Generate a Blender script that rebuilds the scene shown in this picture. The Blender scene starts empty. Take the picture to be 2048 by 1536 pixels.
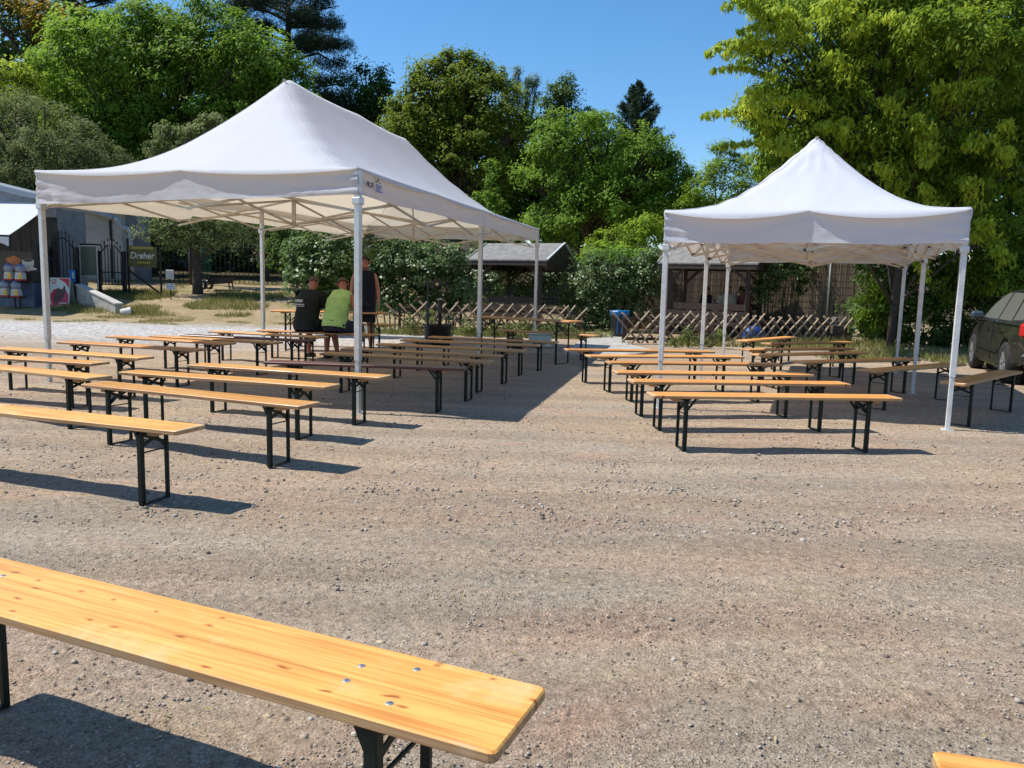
import bpy, bmesh, math, random
import numpy as np
from mathutils import Vector, Matrix, noise
rnd = random.Random(7)
rs = np.random.RandomState(11)
D = bpy.data
S = bpy.context.scene
C = S.collection
PI = math.pi

# ------------------------------------------------------------------ camera, sky, sun, exposure
CAMH, FPX, PITCH, ROLL = 1.365, 1574.26, 0.12475, 0.0248
cam_d = D.cameras.new('camera'); cam = D.objects.new('camera', cam_d); C.objects.link(cam)
cam_d.sensor_width = 36.0; cam_d.lens = 36.0 * FPX / 2048.0
cam_d.clip_start = 0.05; cam_d.clip_end = 1500
cam.matrix_world = (Matrix.Translation((0, 0, CAMH)) @ Matrix.Rotation(PI / 2 - PITCH, 4, 'X')
                    @ Matrix.Rotation(ROLL, 4, 'Z'))
S.camera = cam
SUN_AZ = (-0.985, 0.12)          # horizontal direction towards the sun
SUN_EL = math.radians(56)
w = D.worlds.new('World'); S.world = w; w.use_nodes = True
nt = w.node_tree; bg = nt.nodes['Background']
sky = nt.nodes.new('ShaderNodeTexSky'); sky.sky_type = 'NISHITA'; sky.sun_disc = False
sky.sun_elevation = SUN_EL
sky.sun_rotation = math.atan2(SUN_AZ[0], SUN_AZ[1])
sky.air_density = 1.0; sky.dust_density = 0.3; sky.ozone_density = 4.0; sky.altitude = 200
hsv = nt.nodes.new('ShaderNodeHueSaturation'); hsv.inputs['Saturation'].default_value = 1.22; hsv.inputs['Hue'].default_value = .497
nt.links.new(sky.outputs[0], hsv.inputs['Color']); nt.links.new(hsv.outputs[0], bg.inputs[0]); bg.inputs[1].default_value = 0.135
sl = D.lights.new('sun', 'SUN'); sun = D.objects.new('sun', sl); C.objects.link(sun)
sl.energy = 5.0; sl.angle = math.radians(0.53); sl.color = (1.0, 0.965, 0.90)
_d = Vector((SUN_AZ[0] * math.cos(SUN_EL), SUN_AZ[1] * math.cos(SUN_EL), math.sin(SUN_EL)))
sun.rotation_euler = _d.to_track_quat('Z', 'Y').to_euler()
S.view_settings.view_transform = 'Standard'; S.view_settings.look = 'None'
S.view_settings.exposure = 0.36; S.view_settings.gamma = 1.0
S.view_settings.use_curve_mapping = False
S.render.engine = 'CYCLES'
S.render.resolution_x = 1024; S.render.resolution_y = 768
S.cycles.max_bounces = 8; S.cycles.transparent_max_bounces = 8

# ------------------------------------------------------------------ helpers
def ray(px, py):
    a = (px - 1024) / FPX; b = (py - 768) / FPX
    cr, sr = math.cos(ROLL), math.sin(ROLL)
    u = a * cr + b * sr; v = -a * sr + b * cr
    return (u, math.cos(PITCH) - v * math.sin(PITCH), -math.sin(PITCH) - v * math.cos(PITCH))
def at(px, py, Y):
    """surveyed position: the point seen at px, py of the photograph that stands Y metres away"""
    r = ray(px, py); t = Y / r[1]
    return Vector((r[0] * t, Y, r[2] * t + CAMH))
def smooth(a, b, x):
    t = min(1, max(0, (x - a) / (b - a))); return t * t * (3 - 2 * t)
def terrain(x, y):
    left = smooth(-1.0, -6.0, x)
    z = 1.25 * smooth(25.0, 36.0, y) * left
    z += 1.6 * smooth(34, 60, y)
    z += 0.10 * max(0, y - 48) * (0.55 + 0.45 * smooth(10, -20, x))
    return z

def link(o, parent=None):
    C.objects.link(o)
    if parent is not None: o.parent = parent
    return o
def tag(o, label=None, cat=None, group=None, kind=None):
    if label: o['label'] = label
    if cat: o['category'] = cat
    if group: o['group'] = group
    if kind: o['kind'] = kind
    return o
def thing(name, label, cat, loc=(0, 0, 0), rz=0, group=None):
    o = D.objects.new(name, None); link(o); o.empty_display_size = .1
    o.location = loc; o.rotation_euler = (0, 0, rz)
    return tag(o, label, cat, group)
def mobj(name, me, parent=None, mats=None):
    o = D.objects.new(name, me)
    if mats:
        for m in (mats if isinstance(mats, (list, tuple)) else [mats]): me.materials.append(m)
    return link(o, parent)
def dup(root, loc=None, rz=None):
    r = root.copy(); C.objects.link(r)
    if loc is not None: r.location = loc
    if rz is not None: r.rotation_euler = (0, 0, rz)
    for ch in list(root.children):
        c = ch.copy(); C.objects.link(c); c.parent = r
        for g in list(ch.children):
            e = g.copy(); C.objects.link(e); e.parent = c
    return r

class MB:
    """collects shapes into one mesh"""
    def __init__(s): s.v = []; s.f = []; s.m = []; s.mi = 0; s.smooth = []
    def add(s, vs, fs, sm=False):
        n = len(s.v); s.v += [tuple(q) for q in vs]; s.f += [tuple(i + n for i in f) for f in fs]
        s.m += [s.mi] * len(fs); s.smooth += [sm] * len(fs); return s
    def box(s, c, d, rot=None, bev=0):
        x, y, z = d[0] / 2, d[1] / 2, d[2] / 2
        if bev:
            b = min(bev, x * .9, y * .9, z * .9); vs = []
            pts = []
            bm = bmesh.new(); bmesh.ops.create_cube(bm, size=1)
            bmesh.ops.scale(bm, vec=(2 * x, 2 * y, 2 * z), verts=bm.verts)
            bmesh.ops.bevel(bm, geom=list(bm.edges), offset=b, segments=1, affect='EDGES')
            bm.verts.ensure_lookup_table()
            vs = [v.co.copy() for v in bm.verts]; fs = [[v.index for v in f.verts] for f in bm.faces]; bm.free()
        else:
            vs = [Vector((i * x, j * y, k * z)) for k in (-1, 1) for j in (-1, 1) for i in (-1, 1)]
            fs = [(0, 2, 3, 1), (4, 5, 7, 6), (0, 1, 5, 4), (2, 6, 7, 3), (0, 4, 6, 2), (1, 3, 7, 5)]
        if rot is not None: vs = [rot @ v for v in vs]
        return s.add([v + Vector(c) for v in vs], fs)
    def bar(s, p, q, wx, wy=None, up=(0, 0, 1)):
        """rectangular bar from p to q"""
        p, q = Vector(p), Vector(q); wy = wy or wx
        d = (q - p).normalized(); u = Vector(up)
        if abs(d.dot(u)) > .98: u = Vector((0, 1, 0))
        a = d.cross(u).normalized(); b = a.cross(d)
        a *= wx / 2; b *= wy / 2
        vs = [p - a - b, p + a - b, p + a + b, p - a + b, q - a - b, q + a - b, q + a + b, q - a + b]
        return s.add(vs, [(3, 2, 1, 0), (4, 5, 6, 7), (0, 1, 5, 4), (1, 2, 6, 5), (2, 3, 7, 6), (3, 0, 4, 7)])
    def tube(s, pts, rad, n=8, cap=True):
        pts = [Vector(p) for p in pts]
        rad = rad if isinstance(rad, (list, tuple)) else [rad] * len(pts)
        vs = []; pa = None
        for i, p in enumerate(pts):
            d = (pts[min(i + 1, len(pts) - 1)] - pts[max(i - 1, 0)]).normalized()
            if pa is None:
                u = Vector((0, 0, 1)) if abs(d.z) < .9 else Vector((1, 0, 0))
                pa = d.cross(u).normalized()
            a = (pa - d * pa.dot(d)).normalized(); pa = a; b = d.cross(a)
            vs += [p + (a * math.cos(2 * PI * k / n) + b * math.sin(2 * PI * k / n)) * rad[i] for k in range(n)]
        fs = [(i * n + k, i * n + (k + 1) % n, (i + 1) * n + (k + 1) % n, (i + 1) * n + k)
              for i in range(len(pts) - 1) for k in range(n)]
        s.add(vs, fs, True)
        if cap:
            m = len(s.v) - len(vs)
            s.f += [tuple(m + k for k in reversed(range(n))), tuple(m + (len(pts) - 1) * n + k for k in range(n))]
            s.m += [s.mi] * 2; s.smooth += [False] * 2
        return s
    def lathe(s, prof, c=(0, 0, 0), n=20, rot=None):
        vs = []
        for r, z in prof:
            for k in range(n):
                v = Vector((r * math.cos(2 * PI * k / n), r * math.sin(2 * PI * k / n), z))
                if rot is not None: v = rot @ v
                vs.append(v + Vector(c))
        fs = [(i * n + k, i * n + (k + 1) % n, (i + 1) * n + (k + 1) % n, (i + 1) * n + k)
              for i in range(len(prof) - 1) for k in range(n)]
        return s.add(vs, fs, True)
    def prism(s, pts2, z0, z1, frame=None):
        """polygon pts2 (x, z) extruded along y z0..z1 unless frame maps (a,b,c)"""
        fr = frame or (lambda a, b, c: Vector((a, c, b)))
        n = len(pts2)
        vs = [fr(a, b, z0) for a, b in pts2] + [fr(a, b, z1) for a, b in pts2]
        fs = [tuple(range(n)), tuple(reversed(range(n, 2 * n)))] + [(i, i + n, (i + 1) % n + n, (i + 1) % n) for i in range(n)]
        return s.add(vs, fs)
    def build(s, name, mats, parent=None):
        me = D.meshes.new(name); me.from_pydata([tuple(v) for v in s.v], [], s.f)
        me.polygons.foreach_set('material_index', s.m)
        me.polygons.foreach_set('use_smooth', s.smooth)
        me.update()
        bm = bmesh.new(); bm.from_mesh(me); bmesh.ops.recalc_face_normals(bm, faces=bm.faces); bm.to_mesh(me); bm.free()
        return mobj(name, me, parent, mats)

def fast_mesh(name, verts, faces, mats, parent=None, smooth=False, attr=None, k=None):
    """numpy mesh: verts (n,3), faces (m,k)"""
    me = D.meshes.new(name); verts = np.asarray(verts, np.float32); faces = np.asarray(faces, np.int32)
    me.vertices.add(len(verts)); me.vertices.foreach_set('co', verts.ravel())
    kk = faces.shape[1]
    me.loops.add(faces.size); me.loops.foreach_set('vertex_index', faces.ravel())
    me.polygons.add(len(faces)); me.polygons.foreach_set('loop_start', np.arange(0, faces.size, kk, dtype=np.int32))
    me.polygons.foreach_set('loop_total', np.full(len(faces), kk, np.int32))
    if smooth: me.polygons.foreach_set('use_smooth', np.ones(len(faces), bool))
    if attr is not None:
        a = me.attributes.new('tint', 'FLOAT', 'FACE'); a.data.foreach_set('value', np.asarray(attr, np.float32))
    me.update(calc_edges=True)
    return mobj(name, me, parent, mats)

# ------------------------------------------------------------------ materials
def newmat(name):
    m = D.materials.new(name); m.use_nodes = True
    return m, m.node_tree.nodes, m.node_tree.links, m.node_tree.nodes['Principled BSDF']
def simple(name, col, rough=.6, metal=0, var=.15, scale=8, bump=0, bscale=60, spec=.5, col2=None, rvar=0, coat=0):
    m, N, L, b = newmat(name)
    b.inputs['Roughness'].default_value = rough; b.inputs['Metallic'].default_value = metal
    b.inputs['Specular IOR Level'].default_value = spec
    b.inputs['Coat Weight'].default_value = coat
    tc = N.new('ShaderNodeTexCoord'); nz = N.new('ShaderNodeTexNoise'); nz.inputs['Scale'].default_value = scale
    nz.inputs['Detail'].default_value = 6; nz.inputs['Roughness'].default_value = .65
    L.new(tc.outputs['Object'], nz.inputs['Vector'])
    r = N.new('ShaderNodeValToRGB'); L.new(nz.outputs[0], r.inputs[0])
    c2 = col2 or tuple(c * (1 - var * 1.6) for c in col)
    r.color_ramp.elements[0].position = .32; r.color_ramp.elements[1].position = .68
    r.color_ramp.elements[0].color = (*c2, 1); r.color_ramp.elements[1].color = (*[min(1, c * (1 + var * .5)) for c in col], 1)
    L.new(r.outputs[0], b.inputs['Base Color'])
    if bump:
        n2 = N.new('ShaderNodeTexNoise'); n2.inputs['Scale'].default_value = bscale; n2.inputs['Detail'].default_value = 4
        L.new(tc.outputs['Object'], n2.inputs['Vector'])
        bp = N.new('ShaderNodeBump'); bp.inputs['Strength'].default_value = bump; bp.inputs['Distance'].default_value = .01
        L.new(n2.outputs[0], bp.inputs['Height']); L.new(bp.outputs[0], b.inputs['Normal'])
    return m

def wood(name, base, dark, grey=None, rough=.42, knots=True, randshift=.24, grain=1.0):
    """varnished spruce: grain along object X, knots, per-plank variation"""
    m, N, L, b = newmat(name); b.inputs['Roughness'].default_value = rough
    tc = N.new('ShaderNodeTexCoord'); oi = N.new('ShaderNodeObjectInfo')
    off = N.new('ShaderNodeVectorMath'); off.operation = 'SCALE'
    cmb = N.new('ShaderNodeCombineXYZ')
    mlt = N.new('ShaderNodeMath'); mlt.operation = 'MULTIPLY'; mlt.inputs[1].default_value = 37.3
    L.new(oi.outputs['Random'], mlt.inputs[0])
    for k in range(3): L.new(mlt.outputs[0], cmb.inputs[k])
    ad = N.new('ShaderNodeVectorMath'); ad.operation = 'ADD'
    L.new(tc.outputs['Object'], ad.inputs[0]); L.new(cmb.outputs[0], ad.inputs[1])
    mp = N.new('ShaderNodeMapping'); mp.inputs['Scale'].default_value = (.55, 11, 11); L.new(ad.outputs[0], mp.inputs[0])
    n1 = N.new('ShaderNodeTexNoise'); n1.inputs['Scale'].default_value = 2.2; n1.inputs['Detail'].default_value = 8
    n1.inputs['Roughness'].default_value = .62; n1.inputs['Distortion'].default_value = .6
    L.new(mp.outputs[0], n1.inputs['Vector'])
    mp2 = N.new('ShaderNodeMapping'); mp2.inputs['Scale'].default_value = (1.2, 60, 60); L.new(ad.outputs[0], mp2.inputs[0])
    n2 = N.new('ShaderNodeTexNoise'); n2.inputs['Scale'].default_value = 2.0; n2.inputs['Detail'].default_value = 4
    L.new(mp2.outputs[0], n2.inputs['Vector'])
    r = N.new('ShaderNodeValToRGB'); L.new(n1.outputs[0], r.inputs[0])
    r.color_ramp.elements[0].position = .34; r.color_ramp.elements[1].position = .60
    r.color_ramp.elements[0].color = (*dark, 1); r.color_ramp.elements[1].color = (*base, 1)
    mx = N.new('ShaderNodeMix'); mx.data_type = 'RGBA'; mx.blend_type = 'MULTIPLY'; mx.inputs[0].default_value = .55 * grain
    r2 = N.new('ShaderNodeValToRGB'); L.new(n2.outputs[0], r2.inputs[0])
    r2.color_ramp.elements[0].position = .38; r2.color_ramp.elements[1].position = .5
    r2.color_ramp.elements[0].color = (.66, .52, .38, 1); r2.color_ramp.elements[1].color = (1, 1, 1, 1)
    L.new(r.outputs[0], mx.inputs[6]); L.new(r2.outputs[0], mx.inputs[7]); cur = mx.outputs[2]
    if knots:
        mp3 = N.new('ShaderNodeMapping'); mp3.inputs['Scale'].default_value = (5.6, 14, .02); L.new(ad.outputs[0], mp3.inputs[0])
        vo = N.new('ShaderNodeTexVoronoi'); vo.voronoi_dimensions = '2D'; vo.inputs['Scale'].default_value = 1.15; L.new(mp3.outputs[0], vo.inputs['Vector'])
        rk = N.new('ShaderNodeValToRGB'); L.new(vo.outputs['Distance'], rk.inputs[0])
        rk.color_ramp.elements[0].position = .03; rk.color_ramp.elements[1].position = .13
        rk.color_ramp.elements[0].color = (.42, .20, .08, 1); rk.color_ramp.elements[1].color = (1, 1, 1, 1)
        sk_ = N.new('ShaderNodeSeparateColor'); L.new(vo.outputs['Color'], sk_.inputs[0])
        gt = N.new('ShaderNodeMath'); gt.operation = 'GREATER_THAN'; gt.inputs[1].default_value = .5; L.new(sk_.outputs[0], gt.inputs[0])
        gm = N.new('ShaderNodeMath'); gm.operation = 'MULTIPLY'; gm.inputs[1].default_value = .9; L.new(gt.outputs[0], gm.inputs[0])
        m2 = N.new('ShaderNodeMix'); m2.data_type = 'RGBA'; m2.blend_type = 'MULTIPLY'; L.new(gm.outputs[0], m2.inputs[0])
        nd = N.new('ShaderNodeTexNoise'); nd.inputs['Scale'].default_value = 9; L.new(ad.outputs[0], nd.inputs['Vector'])
        vd = N.new('ShaderNodeVectorMath'); vd.operation = 'MULTIPLY_ADD'; vd.inputs[1].default_value = (.5, .5, 0); L.new(nd.outputs['Color'], vd.inputs[0]); L.new(mp3.outputs[0], vd.inputs[2]); L.new(vd.outputs[0], vo.inputs['Vector'])
        L.new(cur, m2.inputs[6]); L.new(rk.outputs[0], m2.inputs[7]); cur = m2.outputs[2]
    if grey:   # worn, weathered varnish in patches
        n3 = N.new('ShaderNodeTexNoise'); n3.inputs['Scale'].default_value = 3.2; n3.inputs['Detail'].default_value = 9
        n3.inputs['Roughness'].default_value = .7
        L.new(ad.outputs[0], n3.inputs['Vector'])
        r3 = N.new('ShaderNodeValToRGB'); L.new(n3.outputs[0], r3.inputs[0])
        r3.color_ramp.elements[0].position = .56; r3.color_ramp.elements[1].position = .74
        m3 = N.new('ShaderNodeMix'); m3.data_type = 'RGBA'; m3.inputs[7].default_value = (*grey, 1)
        L.new(r3.outputs[0], m3.inputs[0]); L.new(cur, m3.inputs[6]); cur = m3.outputs[2]
    mps = N.new('ShaderNodeMapping'); mps.inputs['Scale'].default_value = (3.0, 46, 1); mps.inputs['Rotation'].default_value = (0, 0, .10); L.new(ad.outputs[0], mps.inputs[0])
    ns_ = N.new('ShaderNodeTexNoise'); ns_.inputs['Scale'].default_value = 1.6; ns_.inputs['Detail'].default_value = 3; L.new(mps.outputs[0], ns_.inputs['Vector'])
    rs_ = N.new('ShaderNodeValToRGB'); L.new(ns_.outputs[0], rs_.inputs[0]); rs_.color_ramp.elements[0].position = .66; rs_.color_ramp.elements[1].position = .72
    msx = N.new('ShaderNodeMath'); msx.operation = 'MULTIPLY'; msx.inputs[1].default_value = .35; L.new(rs_.outputs[0], msx.inputs[0])
    mss = N.new('ShaderNodeMix'); mss.data_type = 'RGBA'; mss.inputs[7].default_value = (.52, .40, .26, 1); L.new(msx.outputs[0], mss.inputs[0]); L.new(cur, mss.inputs[6]); cur = mss.outputs[2]
    rr_ = N.new('ShaderNodeMapRange'); rr_.inputs[1].default_value = .35; rr_.inputs[2].default_value = .7; rr_.inputs[3].default_value = rough - .06; rr_.inputs[4].default_value = rough + .28
    L.new(n1.outputs[0], rr_.inputs[0]); L.new(rr_.outputs[0], b.inputs['Roughness'])
    # pale bare wood at the worn ends
    if knots and name != 'plank_edge':
        sx_ = N.new('ShaderNodeSeparateXYZ'); L.new(tc.outputs['Object'], sx_.inputs[0])
        ab = N.new('ShaderNodeMath'); ab.operation = 'ABSOLUTE'; L.new(sx_.outputs[0], ab.inputs[0])
        aa = N.new('ShaderNodeMath'); aa.operation = 'MULTIPLY_ADD'; aa.inputs[1].default_value = .09; L.new(n2.outputs[0], aa.inputs[0]); L.new(ab.outputs[0], aa.inputs[2])
        me_ = N.new('ShaderNodeMapRange'); me_.inputs[1].default_value = 1.105; me_.inputs[2].default_value = 1.150; L.new(aa.outputs[0], me_.inputs[0])
        mw = N.new('ShaderNodeMix'); mw.data_type = 'RGBA'; mw.inputs[7].default_value = (.56, .43, .27, 1)
        L.new(me_.outputs[0], mw.inputs[0]); L.new(cur, mw.inputs[6]); cur = mw.outputs[2]
        # dark glue line between the two boards of the plank
        yl = N.new('ShaderNodeMath'); yl.operation = 'ABSOLUTE'
        yo = N.new('ShaderNodeMath'); yo.operation = 'ADD'; yo.inputs[1].default_value = .018; L.new(sx_.outputs[1], yo.inputs[0]); L.new(yo.outputs[0], yl.inputs[0])
        ml_ = N.new('ShaderNodeMapRange'); ml_.inputs[1].default_value = .0008; ml_.inputs[2].default_value = .0022; ml_.inputs[3].default_value = .62; ml_.inputs[4].default_value = 0
        L.new(yl.outputs[0], ml_.inputs[0]); mz = N.new('ShaderNodeMix'); mz.data_type = 'RGBA'; mz.inputs[7].default_value = (.25, .12, .03, 1)
        L.new(ml_.outputs[0], mz.inputs[0]); L.new(cur, mz.inputs[6]); cur = mz.outputs[2]
    hs = N.new('ShaderNodeHueSaturation')
    a1 = N.new('ShaderNodeMapRange'); a1.inputs[3].default_value = 1 - randshift; a1.inputs[4].default_value = 1 + randshift * .45
    L.new(oi.outputs['Random'], a1.inputs[0]); L.new(a1.outputs[0], hs.inputs['Value'])
    a2 = N.new('ShaderNodeMapRange'); a2.inputs[3].default_value = .492; a2.inputs[4].default_value = .508
    L.new(n3.outputs[0] if grey else oi.outputs['Random'], a2.inputs[0]); L.new(a2.outputs[0], hs.inputs['Hue'])
    L.new(cur, hs.inputs['Color']); L.new(hs.outputs[0], b.inputs['Base Color'])
    bp = N.new('ShaderNodeBump'); bp.inputs['Strength'].default_value = .25; bp.inputs['Distance'].default_value = .002
    L.new(n2.outputs[0], bp.inputs['Height']); L.new(bp.outputs[0], b.inputs['Normal'])
    return m

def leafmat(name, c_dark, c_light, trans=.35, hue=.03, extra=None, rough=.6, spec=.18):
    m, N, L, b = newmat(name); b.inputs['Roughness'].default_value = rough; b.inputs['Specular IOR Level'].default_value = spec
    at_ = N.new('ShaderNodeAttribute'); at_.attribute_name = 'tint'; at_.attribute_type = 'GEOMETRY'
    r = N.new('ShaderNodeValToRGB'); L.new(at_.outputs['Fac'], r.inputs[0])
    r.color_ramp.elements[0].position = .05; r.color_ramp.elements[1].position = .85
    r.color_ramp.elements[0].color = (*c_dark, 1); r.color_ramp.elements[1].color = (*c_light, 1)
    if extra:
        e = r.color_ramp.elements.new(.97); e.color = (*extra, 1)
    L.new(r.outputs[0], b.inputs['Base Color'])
    t = N.new('ShaderNodeBsdfTranslucent'); mx = N.new('ShaderNodeMixShader'); mx.inputs[0].default_value = trans
    hs = N.new('ShaderNodeHueSaturation'); hs.inputs['Value'].default_value = 1.5; hs.inputs['Hue'].default_value = .49
    L.new(r.outputs[0], hs.inputs['Color']); L.new(hs.outputs[0], t.inputs[0])
    out = N['Material Output']; L.new(b.outputs[0], mx.inputs[1]); L.new(t.outputs[0], mx.inputs[2]); L.new(mx.outputs[0], out.inputs[0])
    return m

def fabric(name, col, trans=.3, tcol=None, dirt=(.55, .45, .33), dirtamt=.3):
    m, N, L, b = newmat(name); b.inputs['Roughness'].default_value = .75; b.inputs['Specular IOR Level'].default_value = .25
    tc = N.new('ShaderNodeTexCoord'); nz = N.new('ShaderNodeTexNoise'); nz.inputs['Scale'].default_value = 1.4
    nz.inputs['Detail'].default_value = 8; nz.inputs['Roughness'].default_value = .7
    L.new(tc.outputs['Object'], nz.inputs['Vector'])
    r = N.new('ShaderNodeValToRGB'); L.new(nz.outputs[0], r.inputs[0])
    r.color_ramp.elements[0].position = .55; r.color_ramp.elements[1].position = .82
    r.color_ramp.elements[0].color = (*col, 1)
    r.color_ramp.elements[1].color = (*[c * (1 - dirtamt) + d * dirtamt for c, d in zip(col, dirt)], 1)
    L.new(r.outputs[0], b.inputs['Base Color'])
    n2 = N.new('ShaderNodeTexNoise'); n2.inputs['Scale'].default_value = 2.6; n2.inputs['Detail'].default_value = 5; n2.inputs['Distortion'].default_value = 1.2
    L.new(tc.outputs['Object'], n2.inputs['Vector'])
    bp = N.new('ShaderNodeBump'); bp.inputs['Strength'].default_value = .24; bp.inputs['Distance'].default_value = .03
    mpw = N.new('ShaderNodeMapping'); mpw.inputs['Scale'].default_value = (2.2, 2.2, 13); mpw.inputs['Rotation'].default_value = (.3, .2, .4); L.new(tc.outputs['Object'], mpw.inputs[0])
    n4 = N.new('ShaderNodeTexNoise'); n4.inputs['Scale'].default_value = 1.6; n4.inputs['Detail'].default_value = 6; n4.inputs['Distortion'].default_value = .8; L.new(mpw.outputs[0], n4.inputs['Vector'])
    am = N.new('ShaderNodeMath'); am.operation = 'MULTIPLY_ADD'; am.inputs[1].default_value = .30; L.new(n4.outputs[0], am.inputs[0]); L.new(n2.outputs[0], am.inputs[2])
    L.new(am.outputs[0], bp.inputs['Height']); L.new(bp.outputs[0], b.inputs['Normal'])
    t = N.new('ShaderNodeBsdfTranslucent'); t.inputs[0].default_value = (*(tcol or col), 1)
    L.new(bp.outputs[0], t.inputs['Normal'])
    mx = N.new('ShaderNodeMixShader'); mx.inputs[0].default_value = trans
    out = N['Material Output']; L.new(b.outputs[0], mx.inputs[1]); L.new(t.outputs[0], mx.inputs[2]); L.new(mx.outputs[0], out.inputs[0])
    return m

M = {}
M['wood'] = wood('varnished_spruce', (.72, .365, .090), (.60, .26, .050), grey=(.62, .42, .20), randshift=.24)
M['woodorange'] = wood('varnished_spruce_orange', (.70, .31, .070), (.56, .215, .038), grey=(.60, .35, .14))
M['woodedge'] = wood('plank_edge', (.50, .31, .15), (.30, .16, .07), rough=.6, knots=True, grey=(.34, .25, .16))
M['brownpaint'] = simple('maroon_painted_wood', (.115, .032, .03), .35, var=.25, scale=5, bump=.15, bscale=30)
M['greymetal'] = simple('galvanised_screw', (.42, .43, .44), .5, .8, .2, 200)
M['green'] = simple('dark_green_enamel', (.006, .016, .011), .5, 0, .35, 9, spec=.25, col2=(.003, .006, .005))
M['tentA'] = fabric('aged_white_canvas', (.61, .64, .69), .33, (.80, .66, .47), dirtamt=.35)
M['tentB'] = fabric('white_canvas', (.60, .635, .70), .28, (.78, .66, .56), dirtamt=.10)
M['alu'] = simple('aluminium_profile', (.60, .60, .59), .38, .55, .12, 12)
M['whitesteel'] = simple('white_powder_coat', (.62, .63, .62), .45, 0, .12, 12, spec=.4)
M['barbeige'] = simple('cream_truss_bar', (.55, .50, .42), .45, .2, .15, 12)
M['blackplastic'] = simple('black_plastic', (.012, .012, .013), .4, 0, .2, 20)
M['darkwood'] = simple('dark_stained_wood', (.045, .026, .018), .65, 0, .35, 14, bump=.3, bscale=40)
M['felt'] = simple('grey_roofing_felt', (.215, .205, .19), .85, 0, .25, 5, bump=.4, bscale=90)
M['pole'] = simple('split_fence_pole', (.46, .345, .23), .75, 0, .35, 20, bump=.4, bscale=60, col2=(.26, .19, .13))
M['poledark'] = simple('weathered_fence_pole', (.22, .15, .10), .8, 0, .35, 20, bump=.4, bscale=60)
M['reed'] = simple('dry_reed', (.20, .155, .115), .8, 0, .5, 30, col2=(.09, .07, .055))
M['concrete'] = simple('concrete', (.40, .38, .34), .85, 0, .22, 3, bump=.3, bscale=50)
M['bark'] = simple('bark', (.075, .055, .040), .9, 0, .5, 12, bump=.8, bscale=30)

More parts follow.
